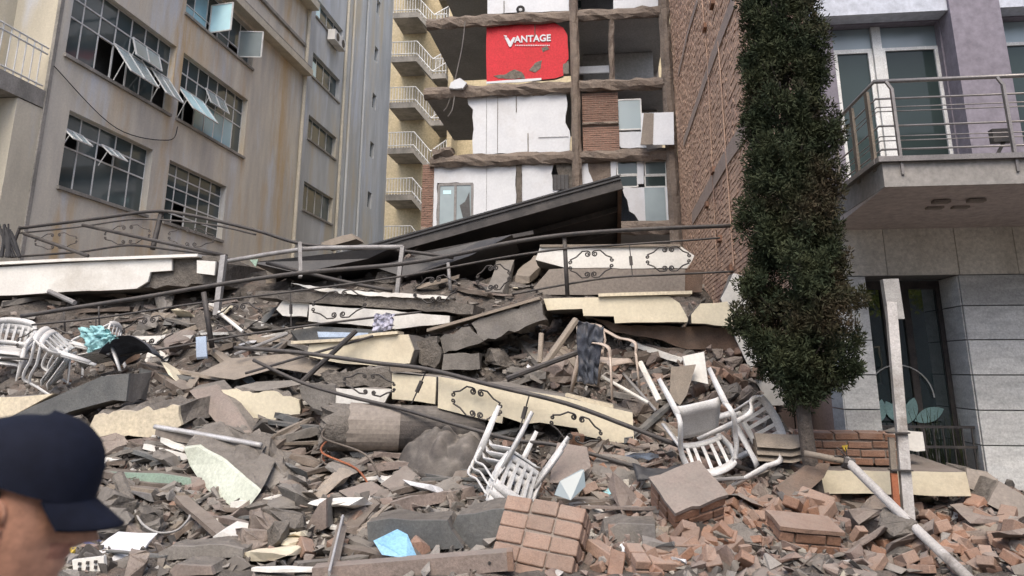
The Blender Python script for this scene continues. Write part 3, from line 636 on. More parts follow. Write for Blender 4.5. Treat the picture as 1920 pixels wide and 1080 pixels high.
for i in range(26):
    b0 = Vector((4.25 + rs.uniform(-.25, .25), RY + .35 + rs.uniform(-.1, .1), .3)); tip = b0 + Vector((rs.uniform(-.2, .2), rs.uniform(-.1, .1), rs.uniform(.5, .9)))
    pl.tube([b0, (b0 + tip) / 2 + Vector((0, 0, .05)), tip], .012, 3, taper=.002)
tag(pl.build('potted_grass', 'leaf'), 'spiky dark plant behind the black grille of the shop window', 'plant')
# first floor
S0, S1 = 3.93, 3.60                                              # slab top, fascia bottom
bal = empty('balcony', Vector((6, 9.6, 3.5)) - rb.location); bal.parent = rb
m = MB(); m.extr([(3.05, 8.6, S1), (3.05, 8.6, S0 - .06), (3.05, RY - .003, S0 - .06), (3.05, RY - .003, 3.605)], (6, 0, 0)); m.build('slab', ['fasciagrey'], bal)
m = MB(); m.extr([(3.052, 8.602, S1 - .003), (3.052, RY - .03, 3.50), (3.052, RY - .03, 3.598)], (5.9, 0, 0)); m.build('soffit', 'soffitpink', bal)
MB().box((3.0, 8.54, S0 - .058), (9, 8.66, S0)).build('slab_edge', 'steel', bal); MB().box((2.99, 8.661, S0 - .058), (3.11, RY - .003, S0)).build('slab_edge', 'steel', bal)
MB().box((3.111, 8.661, S0 - .056), (9, RY - .005, S0 - .01)).build('floor', 'fasciagrey', bal)
for i, (px, py) in enumerate(((1752, 387), (1764, 376), (1800, 386), (1830, 374))):
    p = at(px, py, Z=3.56); MB().box((p.x - .09, p.y - .05, p.z - .03), (p.x + .09, p.y + .05, p.z - .0)).build('vent_slot', 'greige', bal)
rl = empty('railing', Vector((6, 8.6, S0)) - rb.location); rl.parent = rb
t = MB(); t.tube([(3.06, RY - .05, 4.82), (3.08, 8.62, 4.82), (9, 8.58, 4.82)], .026, 8); t.build('handrail', 'steel', rl, True)
for z in (4.62, 4.52, 4.47, 4.30, 4.18, 4.13, 4.03):
    t = MB(); r = .012 if z in (4.62, 4.30, 4.03) else .007; t.tube([(3.06, RY - .05, z), (3.08, 8.64, z), (9, 8.60, z)], r, 6); t.build('rail', 'steel', rl, True)
for x, y in ((3.25, 8.6), (4.42, 8.6), (5.6, 8.6)):
    m = MB(); m.bar((x, y, S0 - .2), (x, y, 4.72), .03, .05); m.bar((x, y, 4.72), (x - .05, y, 4.81), .03, .03); m.build('post', 'steel', rl)
for y in (8.78, 9.35, 10.1): MB().box((3.04, y, S0 - .1), (3.07, y + .1, 4.76)).build('post', 'palewood', rl)
UY = 10.6
m = MB(); UH = [(3.3, 4.74, S0, 6.40), (5.42, 7.4, S0, 6.40)]
wall_holes(m, lambda u, v, d: (u, UY + d, v), RX, 9, S0, 9, UH, 0, .3); m.build('upper_wall', 'purplegrey', rb)
MB().box((4.76, UY - .35, S0), (5.40, UY - .002, 9)).build('pier', 'purplegrey', rb)
for x0, x1 in ((RX, 4.755), (5.405, 9)): MB().box((x0, UY - .30, 6.42), (x1, UY - .003, 9)).build('white_beam', 'whitepaint', rb)
MB().box((3.0, UY + .9, S0), (9, UY + 1.0, 7)).build('room_wall', 'curtain', rb)
def gdoor(x0, x1, z1, name, leaf):
    d = empty(name, Vector(((x0 + x1) / 2, UY + .15, S0)) - rb.location); d.parent = rb; w = .06 if leaf else .045; m = MB()
    m.box((x0, UY + .12, S0), (x0 + w, UY + .2, z1)); m.box((x1 - w, UY + .12, S0), (x1, UY + .2, z1)); m.box((x0 + w, UY + .122, z1 - w), (x1 - w, UY + .198, z1)); m.box((x0 + w, UY + .122, S0 + .0), (x1 - w, UY + .198, S0 + .12)); m.build('frame', 'whiteframe', d)
    MB().box((x0 + w, UY + .155, S0 + .12), (x1 - w, UY + .165, z1 - w)).build('pane', 'doorglass', d)
gdoor(3.32, 3.86, 6.08, 'balcony_door', True); gdoor(3.99, 4.74, 6.08, 'glazed_screen', False); gdoor(5.44, 6.4, 6.08, 'glazed_screen', False); gdoor(6.42, 7.38, 6.08, 'glazed_screen', False)
gdoor(3.32, 3.86, 6.40, 'transom', False) if False else None
MB().box((3.865, UY + .08, S0), (3.985, UY + .21, 6.39)).build('mullion', 'whiteframe', rb)
for x0, x1 in ((3.32, 3.86), (3.99, 4.74), (5.44, 6.4)):
    MB().box((x0, UY + .14, 6.085), (x1, UY + .15, 6.39)).build('transom_pane', 'dustyglass', rb)
fx = empty('floodlight', at(1882, 285, Y=8.75), 'small black floodlight sitting on the balcony edge behind the rails', 'floodlight')
p = at(1882, 285, Y=8.75); p.z = S0
fx.location = p
MB().box((p.x - .1, p.y - .04, p.z + .17), (p.x + .1, p.y + .06, p.z + .32)).build('lamp_head', 'iron', fx)
m = MB(); m.bar((p.x - .09, p.y, p.z), (p.x + .02, p.y, p.z + .18), .03); m.box((p.x - .14, p.y - .05, p.z), (p.x - .02, p.y + .05, p.z + .02)); m.build('bracket', 'iron', fx)
# ================================================================ FALLEN SLABS (front face traced, each at its own depth, with real thickness)
UPV = Vector((0, 0, 1))
SHIFT = {}
KEEP = []                                          # outlines that loose rubble should not cover
def fit(px, Ys):                                   # bring a piece forward until the heap does not swallow it
    return min([0.0] + [S(q[0], min(q[1], 1095)).y - .03 - y for q, y in zip(px, Ys)])
def slab(name, label, cat, px, Y, depth, mats, amp=.02, step=.16, seed=1, drop=0.0, group=None, skew=0.0):
    KEEP.append([(q[0], q[1]) for q in px])
    Ys = [q[2] if len(q) > 2 else Y for q in px]; sh = max(-1.2, fit(px, Ys))
    pts = [at(q[0], q[1], Y=y + sh) for q, y in zip(px, Ys)]; SHIFT[seed] = min(Ys) + sh
    pts = jag(pts, amp, step, seed); rng = random.Random(seed); m = MB()
    n = len(pts); back = [p + Vector((skew + rng.uniform(-1, 1) * amp * 2, depth * (1 + rng.uniform(-.12, .12)), -drop + rng.uniform(-1, 1) * amp)) for p in pts]
    k = len(mats) - 1; fr_ = [0, min(.5, .045 / max(depth, .1))] + ([.3, .65, 1] if depth > .3 else [1]); rings = []
    for i, t in enumerate(fr_):                              # plaster skin first, then the bare uneven core
        j_ = amp * 1.6 if 1 < i else 0
        rings.append([p + (b - p) * t + Vector((rng.uniform(-1, 1) * j_, rng.uniform(-1, 1) * j_, rng.uniform(-1, 1) * j_)) for p, b in zip(pts, back)])
    m.add([v for r in rings for v in r], [tuple(range(n))], 0); nr = len(rings)
    m.f.append(tuple((nr - 1) * n + i for i in range(n))[::-1]); m.m.append(k)
    for r in range(nr - 1):
        for i in range(n):
            j = (i + 1) % n; m.f.append((r * n + j, r * n + i, (r + 1) * n + i, (r + 1) * n + j)); m.m.append(0 if r == 0 else k)
    b = m.build(name, mats); tag(b, label, cat, group); return b
def px_min(px): return min(q[0] for q in px)
def px_max(px): return max(q[0] for q in px)
CR, WH = ['cream', 'concrete'], ['creamwhite', 'concrete']
def coping(parent_obj, px, Y, th=.05, dep=.35, m='paleyellow', up=.0):   # thin ledge, a part of its slab
    p = [at(x, y, Y=Y - .03) + UPV * up for x, y in px]; mb = MB(); n = len(p)
    front = p + [q + UPV * th for q in reversed(p)]; mb.extr(front, (0, dep, 0)); return mb.build('coping', m, parent_obj)
sA = slab('fascia_slab', 'long white plastered floor edge lying level at the upper left', 'slab', [(-60, 505), (0, 501), (110, 494), (322, 484), (322, 507), (282, 510), (277, 528), (256, 541), (186, 545), (0, 554), (-60, 558)], 12.7, 2.2, WH, .012, .3, 11)
coping(sA, [(-60, 499), (120, 490), (370, 481)], 12.66, .05, .5, 'creamwhite')
slab('beam_fragment', 'bare grey beam end beside the white floor edge at upper left', 'beam', [(278, 486), (414, 479), (412, 532), (330, 536), (262, 540), (280, 528), (284, 511)], 12.78, 1.8, ['rawconc', 'rawconc'], .03, .15, 12)
slab('plaster_fragment', 'small square of white plaster hanging beside the grey post', 'plaster', [(369, 488), (404, 490), (402, 516), (369, 512)], 12.55, .16, WH, .01, .2, 13)
slab('plaster_fragment', 'short white plaster block left of the scrolled railing', 'plaster', [(518, 580), (530, 564), (580, 566), (575, 594), (530, 592)], 11.75, .5, WH, .015, .12, 14)
sB = slab('fascia_slab', 'white floor edge running under the dark beam behind the hanging shirt', 'slab', [(580, 571), (700, 580), (843, 592), (843, 605), (742, 617), (700, 612), (578, 602)], 11.6, 1.6, WH, .01, .2, 15)
slab('beam_fragment', 'long dark dusty beam above the white floor edge at centre', 'beam', [(478, 545), (600, 546), (740, 555), (842, 560), (888, 572), (886, 589), (740, 579), (575, 567), (478, 558)], 11.68, 1.2, ['rawconc', 'rawconc'], .02, .15, 16)
slab('plaster_fragment', 'thin white flaked plaster strip lying on the dark beam', 'plaster', [(545, 531), (660, 545), (842, 556), (842, 561), (700, 555), (600, 546)], 11.62, .4, WH, .012, .1, 17)
sC = slab('fascia_slab', 'uppermost white floor edge behind the iron railing on the right', 'slab', [(1004, 487), (1013, 462), (1150, 461), (1275, 461), (1302, 479), (1297, 490), (1288, 503), (1060, 502)], 12.9, 2.0, WH, .012, .3, 18)
coping(sC, [(1012, 463), (1276, 462)], 12.88, .04, .4, 'palewood')
slab('wall_panel', 'flat brown-grey wall panel under the uppermost white floor edge', 'panel', [(1000, 540), (1030, 505), (1060, 503), (1285, 504), (1284, 548), (1130, 552), (1020, 553)], 13.0, .3, ['greige', 'rawconc'], .012, .25, 19)
slab('wood_board', 'dark brown board at the right end of the grey-brown panel', 'board', [(1285, 504), (1318, 507), (1316, 548), (1284, 547)], 12.92, .1, ['brownwood', 'brownwood'], .008, .2, 20)
sD = slab('fascia_slab', 'large cream floor edge on the right, above the dusty beige chair', 'slab', [(1019, 560), (1090, 558), (1254, 555), (1274, 568), (1290, 598), (1289, 604), (1153, 606), (1151, 593), (1094, 592), (1092, 579), (1026, 582)], 11.2, 2.2, CR, .01, .25, 21)
coping(sD, [(1122, 556), (1298, 551)], 11.17, .045, .4)
slab('fascia_slab', 'cracked-off cream floor end touching the cypress', 'slab', [(1297, 606), (1296, 590), (1314, 569), (1364, 565), (1377, 612), (1341, 610)], 11.22, 2.0, CR, .015, .15, 22)
slab('ceiling_slab', 'dark brown underside slab sagging beneath the cream floor edge', 'slab', [(1110, 596), (1155, 608), (1386, 614), (1396, 640), (1390, 657), (1290, 655), (1215, 632), (1150, 622)], 11.45, 1.8, ['brownwood', 'rawconc'], .02, .15, 23)
sE = slab('beam_fragment', 'big broken grey beam slanting down left of the cream floor edge', 'beam', [(884, 606), (1011, 563), (1024, 599), (985, 612), (907, 639)], 11.0, .9, ['concrete', 'rawconc'], .03, .08, 24)
coping(sE, [(800, 622), (885, 598), (1012, 561)], 10.98, .04, .5, 'palewood')
slab('beam_fragment', 'second piece of the slanting grey beam, cracked off below it', 'beam', [(825, 634), (880, 612), (906, 640), (870, 652), (832, 663)], 10.98, .8, ['concrete', 'rawconc'], .03, .08, 25)
slab('beam_fragment', 'lowest crumbling piece of the slanting grey beam', 'beam', [(778, 640), (820, 630), (828, 662), (815, 690), (785, 680)], 10.9, .7, ['rawconc', 'rawconc'], .03, .08, 26)
slab('concrete_piece', 'pale grey panel standing under the slanting beam', 'panel', [(832, 664), (898, 662), (900, 692), (828, 694)], 10.9, .3, ['concrete', 'rawconc'], .015, .15, 27)
sF = slab('fascia_slab', 'cream floor edge under the hanging shirt', 'slab', [(580, 646), (640, 638), (702, 629), (765, 627), (776, 656), (768, 681), (715, 687), (645, 682), (575, 667)], 10.6, 1.6, CR, .012, .22, 28)
coping(sF, [(545, 645), (640, 640), (700, 630), (745, 626)], 10.57, .04, .35)
sG = slab('fascia_slab', 'short upright yellow floor edge left of the crack in the scrolled run', 'slab', [(735, 700), (818, 707), (816, 758), (780, 752), (735, 748)], 9.75, 1.3, CR, .008, .2, 29)
coping(sG, [(733, 696), (790, 698)], 9.72, .06, .3, 'palewood')
sG2 = slab('fascia_slab', 'long yellow floor edge sloping down behind the iron scrolls', 'slab', [(822, 706), (880, 716), (960, 730), (1055, 744), (1150, 766), (1186, 774), (1189, 830), (1155, 830), (1087, 815), (1082, 803), (1012, 792), (985, 795), (943, 781), (941, 794), (880, 780), (821, 765)], 9.7, 1.4, CR, .01, .25, 30)
coping(sG2, [(1060, 746), (1115, 760), (1150, 768)], 9.66, .05, .35)
slab('broken_slab', 'cream plastered slab broken along its rough top edge beside the cap', 'slab', [(160, 806), (178, 778), (240, 770), (335, 762), (340, 797), (302, 818), (240, 816), (175, 821)], 9.6, .8, ['paleyellow', 'rawconc'], .03, .08, 31, -.1)
slab('broken_slab', 'pale green plaster slab tilted down with a snapped lower corner', 'slab', [(345, 841, 8.9), (372, 838, 8.9), (410, 860, 8.8), (450, 893, 8.6), (487, 923, 8.4), (462, 956, 8.4), (440, 938, 8.5), (430, 950, 8.5), (390, 920, 8.7), (356, 873, 8.9)], 8.6, .5, ['greenwhite', 'rawconc'], .014, .12, 32, -.25)
slab('broken_slab', 'bare grey slab back lying over the pale green slab', 'slab', [(375, 833, 9.1), (480, 838, 9.1), (545, 900, 8.7), (490, 920, 8.6), (440, 880, 8.85)], 8.8, .35, ['concrete', 'rawconc'], .03, .08, 33, -.1)
slab('wall_fragment', 'stained cream wall piece between the maroon plank and the column', 'wall piece', [(415, 731), (520, 735), (560, 750), (561, 780), (540, 792), (470, 786), (452, 765)], 10.05, .5, ['cream', 'rawconc'], .03, .08, 34)
slab('concrete_plank', 'long maroon-grey concrete plank sloping down to the right', 'plank', [(355, 733, 10.1), (405, 722, 10.2), (440, 765, 9.9), (472, 816, 9.6), (432, 823, 9.6), (395, 780, 9.9)], 9.9, .2, ['pinkslab', 'rawconc'], .01, .25, 35, -.05)
slab('concrete_piece', 'grey concrete piece above the fallen column', 'panel', [(561, 724), (627, 722), (628, 760), (604, 771), (566, 747)], 9.9, .5, ['concrete', 'rawconc'], .03, .08, 36)
slab('wall_fragment', 'white wall piece above the fallen column behind the scrolls', 'wall piece', [(628, 728), (734, 730), (720, 757), (628, 759)], 9.92, .4, WH, .012, .14, 37)
slab('concrete_piece', 'grey rough slab resting above the white wall piece at centre', 'slab', [(600, 700), (730, 688), (735, 725), (627, 726), (610, 715)], 10.05, .6, ['rawconc', 'rawconc'], .03, .08, 38)
slab('long_beam', 'blue-grey beam slanting down to the left behind the cap', 'beam', [(-30, 805), (60, 762), (190, 706), (242, 700), (236, 752), (212, 750), (130, 772), (60, 800), (-30, 825)], 9.9, .5, ['greyslab', 'concrete'], .012, .25, 39)
slab('fascia_slab', 'yellowish floor edge at the left margin under the overturned chairs', 'slab', [(-40, 748), (40, 744), (100, 738), (60, 760), (0, 792), (-40, 800)], 10.1, .8, ['paleyellow', 'concrete'], .01, .25, 40)
slab('concrete_block', 'smooth dark grey concrete block left of the tilted brick block', 'block', [(846, 990), (858, 966), (965, 953), (960, 975), (940, 1031), (882, 1030)], 7.9, .55, ['greyslab', 'rawconc'], .012, .15, 41)
slab('concrete_block', 'cracked dark grey concrete block behind the blue plastic', 'block', [(688, 980), (730, 972), (838, 976), (845, 995), (868, 1028), (800, 1030), (690, 1015)], 7.95, .5, ['greyslab', 'rawconc'], .012, .15, 42)
slab('concrete_block', 'grey concrete slab right of the tilted brick block', 'block', [(1135, 995), (1160, 982), (1228, 985), (1230, 1022), (1120, 1024)], 7.9, .5, ['concrete', 'rawconc'], .012, .15, 43)
slab('tile_sheet', 'dusty pink floor sheet lying flat left of the grey blocks', 'sheet', [(635, 921, 8.5), (695, 902, 8.8), (727, 921, 8.6), (712, 940, 8.45), (692, 958, 8.3)], 8.5, .08, ['pinkslab', 'pinkslab'], .01, .2, 44, .0)
slab('tile_sheet', 'pink floor sheet lying behind its twin below the dark tarp', 'sheet', [(713, 908, 8.7), (760, 873, 9.0), (789, 896, 8.8), (740, 922, 8.6)], 8.7, .08, ['pinkslab', 'pinkslab'], .012, .2, 45)
slab('tile_sheet', 'brown-pink sheet leaning right of the stacked white chairs', 'sheet', [(1035, 870, 8.8), (1045, 830, 8.95), (1100, 838, 8.9), (1108, 875, 8.7), (1070, 905, 8.55), (1030, 905, 8.6)], 8.8, .06, ['pinkslab', 'pinkslab'], .012, .2, 46)
slab('glass_sheet', 'broken dusty pane standing above the tilted brick block', 'glass', [(1040, 928, 8.2), (1050, 902, 8.25), (1095, 880, 8.3), (1098, 912, 8.25), (1070, 938, 8.15)], 8.2, .02, ['dustyglass', 'dustyglass'], .008, .2, 47)
slab('wood_board', 'large dark brown board tilted against the cypress trunk', 'board', [(1456, 914, 8.55), (1520, 868, 8.75), (1556, 872, 8.75), (1545, 895, 8.65), (1482, 952, 8.4)], 8.6, .04, ['brownwood', 'brownwood'], .006, .3, 48)
for k, (d, lab) in enumerate(((0, 'top'), (14, 'middle'), (26, 'bottom'))):
    slab('floor_board', lab + ' beige board of the small pile left of the trunk', 'board', [(1415, 812 + d, 9.05), (1508, 816 + d, 9.0), (1510, 836 + d, 8.9), (1485, 842 + d, 8.85), (1420, 838 + d, 8.9)], 8.9, .05 + .3 * (k > 0), ['palewood', 'wood'], .006, .3, 49 + k, group='pile of boards left of the trunk')
# level slab in front of the shop window
p0, p1, p2 = at(1452, 885, Y=9.0), at(1811, 885, Y=9.0), at(1815, 930, Y=9.0); zt, zb = p1.z, p2.z
m = MB(); fr = jag([Vector((1.75, 9.0, zt)), Vector((p1.x, 9.0, zt)), Vector((p1.x + .02, 9.0, zb)), Vector((1.8, 9.0, zb))], .008, .2, 3)
m.extr(fr, (.12, 1.75, 0), 0, 1); st_ = m.build('step_slab', ['cream', 'pinkslab']); tag(st_, 'level cream-fronted slab lying in front of the shop window', 'slab')
slab('kerb_block', 'dark brown stone block sloping down beside the grey facade', 'block', [(1812, 878, 9.6), (1850, 884, 9.6), (1872, 900, 9.55), (1858, 930, 9.4), (1815, 915, 9.4)], 9.5, .5, ['greige', 'rawconc'], .012, .15, 60)
slab('kerb_block', 'lower dark brown block with a cream end at the right margin', 'block', [(1874, 902, 9.5), (1935, 938, 9.4), (1935, 985, 9.2), (1905, 972, 9.2), (1852, 945, 9.3)], 9.4, .5, ['greige', 'rawconc'], .012, .15, 61)
slab('concrete_block', 'flat pale pink slab at the bottom edge right of centre', 'slab', [(1412, 1085, 7.1), (1440, 1050, 7.45), (1560, 1056, 7.4), (1645, 1075, 7.2), (1640, 1100, 7.0)], 7.2, .3, ['pinkslab', 'rawconc'], .012, .15, 62)
slab('leaning_wall', 'white plastered wall stub behind the lower cypress branches', 'wall piece', [(1352, 560), (1376, 512), (1400, 520), (1420, 640), (1480, 760), (1440, 760), (1400, 680), (1372, 612)], 11.35, .25, WH, .015, .2, 63)
slab('pale_panel', 'beige sheet leaning behind the white chairs', 'panel', [(1255, 745, 10.1), (1258, 690, 10.25), (1305, 684, 10.25), (1288, 740, 10.05), (1275, 760, 10.0)], 10.1, .04, ['palewood', 'palewood'], .006, .3, 64)
slab('pale_panel', 'tall white sheet standing behind the beige sheet', 'panel', [(1280, 668, 10.5), (1320, 660, 10.5), (1328, 720, 10.3), (1292, 712, 10.35)], 10.4, .04, ['creamwhite', 'creamwhite'], .006, .3, 65)
slab('ceiling_sheet', 'curved tan ceiling sheet lying left of the crossed black bars', 'sheet', [(372, 700, 10.6), (430, 672, 10.9), (540, 664, 10.9), (640, 690, 10.7), (600, 705, 10.5), (520, 690, 10.6), (440, 712, 10.4)], 10.6, .06, ['palewood', 'wood'], .012, .2, 66)
slab('ceiling_sheet', 'grey curled sheet under the crossed black bars', 'sheet', [(440, 728, 10.3), (480, 716, 10.4), (560, 712, 10.4), (580, 718, 10.3), (500, 732, 10.2), (455, 734, 10.2)], 10.3, .03, ['concrete', 'concrete'], .01, .2, 67)
for k, (px, mm, lab) in enumerate((([(182, 884), (300, 888), (362, 898), (362, 911), (280, 904), (182, 895)], 'greensheet', 'pale green metal sheet edge on top of the layered boards'), ([(180, 897), (280, 906), (380, 916), (378, 926), (280, 918), (180, 904)], 'wood', 'brown board under the pale green sheet'), ([(200, 908), (300, 920), (378, 928), (372, 938), (290, 930), (200, 915)], 'palewood', 'tan board third down in the layered boards'), ([(240, 920), (330, 934), (376, 942), (360, 950), (280, 940)], 'greymetal', 'lowest grey sheet of the layered boards'))):
    slab('layered_board', lab, 'board', px, 8.75 - .02 * k, .7, [mm, 'wood'], .006, .2, 70 + k, group='layered boards right of the cap')
slab('white_block', 'broken white plaster block in the dark hollow below the green slab', 'block', [(400, 990), (405, 972), (432, 970), (438, 988), (420, 1003), (403, 1010)], 8.15, .25, WH, .01, .1, 75)
slab('stone_wedge', 'pointed pale stone wedge left of the metal track', 'stone', [(572, 995), (598, 945), (612, 935), (612, 990), (592, 1000)], 8.1, .2, ['pinkslab', 'concrete'], .008, .1, 76)
slab('white_block', 'white plaster lump at the end of the fallen brick course', 'block', [(1660, 842), (1668, 815), (1690, 806), (1730, 810), (1735, 845)], 9.5, .35, WH, .02, .1, 77)
slab('beam_fragment', 'long flat grey-pink slab edge at the bottom left of centre', 'slab', [(296, 1036), (320, 1024), (420, 1022), (455, 1030), (455, 1045), (400, 1046), (305, 1052)], 7.55, .35, ['concrete', 'rawconc'], .01, .15, 78)
slab('beam_fragment', 'short flat slab lying below the grey-pink slab edge', 'slab', [(318, 1070), (330, 1058), (395, 1062), (400, 1078), (325, 1082)], 7.25, .3, ['pinkslab', 'rawconc'], .01, .12, 79)

# ---------------------------------------------------------------- masonry lumps: every brick a part
def masonry(label, loc, e, n, bs=(.27, .13, .075), core='mortar', bm='brick', plaster=None, seed=0, jit=.006):
    rng = random.Random(seed); nx, ny, nz = n; jt = .016
    t = empty('masonry_block', loc, label, 'masonry'); t.rotation_euler = e
    Lx, Ly, Lz = nx * (bs[0] + jt), ny * (bs[1] + jt), nz * (bs[2] + jt)
    c = MB().box((-Lx / 2 + .035, -Ly / 2 + .028, .028), (Lx / 2 - .035, Ly / 2 - .028, Lz - .028)); o = c.build('mortar_core', core, raw=True); o.parent = t
    brs = {}
    for k in range(nz):
        for i in range(nx + k % 2):
            for j in range(ny):
                if 0 < k < nz - 1 and 0 < j < ny - 1 and 0 < i < nx - 1: continue
                half = (k % 2 and i in (0, nx)); ln = bs[0] / 2 - jt / 2 if half else bs[0]
                if rng.random() < .02 and k == nz - 1: continue
                key = 'h' if half else 'f'
                if (key) not in brs:
                    b = MB(); b.obox((0, 0, 0), (ln, bs[1], bs[2])); me = b.build('brick', bm, raw=True); 
                    bv = bmesh.new(); bv.from_mesh(me.data); bmesh.ops.bevel(bv, geom=bv.edges[:], offset=.007, segments=1, affect='EDGES'); bv.to_mesh(me.data); bv.free()
                    brs[key] = me.data; bpy.data.objects.remove(me)
                x = -Lx / 2 + (i + .5) * (bs[0] + jt) if k % 2 == 0 else (-Lx / 2 + i * (bs[0] + jt) if not half else (-Lx / 2 + ln / 2 + jt / 2 if i == 0 else Lx / 2 - ln / 2 - jt / 2))
                q = bpy.data.objects.new('brick', brs[key]); COL.objects.link(q); q.parent = t
                q.location = (x + rng.uniform(-jit, jit), -Ly / 2 + (j + .5) * (bs[1] + jt) + rng.uniform(-jit, jit), (k + .5) * (bs[2] + jt) + rng.uniform(-jit, jit)); q.rotation_euler = tuple(rng.uniform(-.03, .03) for _ in range(3))
    if plaster:
        pts = jag([Vector((-Lx / 2 - .01, 0, 0)), Vector((Lx / 2 + .01, 0, 0)), Vector((Lx / 2 + .01, 0, Ly)), Vector((-Lx / 2 - .01, 0, Ly))], .015, .12, seed)
        m = MB(); m.extr([Vector((p.x, p.z - Ly / 2, Lz + .004)) for p in pts], (0, 0, .035)); o = m.build('plaster_skin', plaster, raw=True); o.parent = t
    return t
p = S(1018, 1052); masonry('large tilted brick block at the bottom centre, courses facing up', p + Vector((0, .12, .02)), rot(56, 6, -14), (3, 5, 3), (.235, .125, .09), bm='brickdust', seed=1)
p = S(1290, 985); masonry('brick lump with a smooth plastered top below the overturned white chair', p + Vector((0, .1, .08)), rot(34, -14, 22), (2, 3, 3), (.25, .14, .085), plaster='pinkslab', seed=2)
p = at(1585, 850, Y=9.55); masonry('fallen course of brickwork lying on the cream-fronted slab', Vector((p.x, 9.55, zt + .01)), rot(0, 0, -8), (4, 3, 4), (.24, .13, .07), bm='brick', seed=3)
p = S(1508, 1030); masonry('low brick lump just below the cypress trunk', p + Vector((0, .1, .0)), rot(14, 6, 12), (2, 2, 2), (.27, .15, .08), plaster='brickdust', seed=4)
p = S(1240, 1072); masonry('ribbed brick lump at the bottom edge right of centre', p + Vector((0, .1, -.02)), rot(20, 3, 20), (2, 2, 2), (.28, .13, .07), bm='brickdust', seed=5)

# ---------------------------------------------------------------- iron railings
def P3(px, Y):                                   # pixel path, depth running from Y[0] to Y[1] along x
    x0, x1 = px[0][0], px[-1][0]
    return [at(x, y, Y=Y[0] + (Y[1] - Y[0]) * (x - x0) / (x1 - x0 + 1e-6)) for x, y in px]
def spiral(c, u, v, r, turns=1.6, start=0.0, sgn=1, n=16):
    out = []
    for i in range(n + 1):
        t = i / n; a = start + sgn * t * turns * 2 * math.pi; rr = r * (1 - .82 * t); out.append(c + u * math.cos(a) * rr + v * math.sin(a) * rr)
    return out
def motif(parent, quad, Y, r=.0075):
    q = [at(x, y, Y=Y) for x, y in quad]; TL, TR, BR, BL = q
    f = lambda u, v: (TL * (1 - u) / 2 + TR * (1 + u) / 2) * (1 + v) / 2 + (BL * (1 - u) / 2 + BR * (1 + u) / 2) * (1 - v) / 2
    U = (TR - TL).normalized(); V = (TL - BL).normalized(); w = (TR - TL).length; h = (TL - BL).length; s = min(w, h)
    for sv in (1, -1):
        for sx in (1, -1):
            c = f(sx * .15, sv * .55); e = f(sx * .86, sv * .16); rr = s * .085; m = MB()
            path = list(reversed(spiral(c, U * sx, V * sv, rr, 1.5, math.pi / 2, 1)))[:-1]
            a = c + V * sv * rr
            path += [a, f(sx * .36, sv * .72)] + [f(sx * .6, sv * .42)] + spiral(e, U * -sx, V * sv, rr * .7, 1.2, math.pi / 2, -1, 10)
            m.tube(path, r, 4); m.build('scroll', 'iron', parent)
def spindle(parent, a, b, Y, r=.009):
    p, q = at(*a, Y=Y), at(*b, Y=Y); m = MB(); m.tube([p, q], r, 5); c = (p + q) / 2; d = (q - p).normalized() * .07
    m.tube([c - d, c - d * .4, c, c + d * .4, c + d], .026, 6); m.v = [v for v in m.v]; m.build('spindle', 'iron', parent)
def tubes(parent, name, px, Y, r, m='iron', n=6):
    t = MB(); t.tube(cr(P3(px, Y), n), r, 7); return t.build(name, m, parent, True)
r1 = empty('iron_railing', at(295, 460, Y=13.6), 'bowed iron railing arched along the top of the heap at upper left', 'railing', 'fallen iron railings')
tubes(r1, 'handrail', [(37, 428), (180, 410), (290, 396), (360, 404), (480, 432), (560, 456), (650, 465), (750, 470), (850, 483)], (13.6, 13.4), .032)
tubes(r1, 'lower_rail', [(37, 437), (150, 425), (240, 412), (300, 412), (400, 422), (480, 440)], (13.62, 13.5), .018)
tubes(r1, 'lower_rail', [(20, 482), (150, 472), (240, 460), (320, 468), (420, 480)], (13.5, 13.4), .022)
tubes(r1, 'post', [(38, 424), (24, 462)], (13.6, 13.6), .03); tubes(r1, 'post', [(303, 398), (286, 468)], (13.6, 13.5), .05)
for q in ([(190, 420), (290, 412), (285, 462), (190, 466)], [(60, 436), (150, 428), (150, 470), (60, 474)], [(310, 416), (410, 426), (405, 470), (310, 468)]): motif(r1, q, 13.58, .009)
for a, b in (((45, 438), (165, 480)), ((155, 422), (425, 480))):
    t = MB(); t.tube([at(*a, Y=13.4), at(*b, Y=13.1)], .034, 7); tag(t.build('steel_tube', 'iron', None, True), 'loose dark steel tube crossing the bowed railing ' + ('at its left end' if a[0] == 45 else 'from its middle to the grey post'), 'tube')
r2 = empty('iron_railing', at(382, 640, Y=11.5), 'very long iron railing running across the whole heap from left to the brick wall', 'railing', 'fallen iron railings')
tubes(r2, 'handrail', [(40, 593), (140, 577), (270, 557), (400, 535), (560, 512), (750, 495), (870, 474), (950, 456), (1060, 440), (1200, 430), (1370, 423)], (10.9, 12.4), .034)
tubes(r2, 'lower_rail', [(60, 609), (200, 594), (360, 570), (560, 545), (740, 520), (850, 500), (960, 480), (1062, 466), (1150, 460), (1270, 452), (1350, 446)], (10.9, 12.4), .017)
tubes(r2, 'bottom_rail', [(-20, 672), (170, 672), (300, 655), (430, 632), (620, 605), (790, 585)], (10.7, 11.4), .017)
tubes(r2, 'bottom_rail', [(960, 552), (1062, 533), (1150, 520), (1250, 515), (1375, 509)], (12.2, 12.4), .017)
for a, b, r in (((382, 548), (398, 652), .04), ((1058, 444), (1064, 556), .035), ((185, 572), (187, 628), .014), ((120, 582), (122, 625), .014)): tubes(r2, 'post', [a, b], (12.1, 12.1) if a[0] > 900 else (11.2, 11.2), r, n=2)
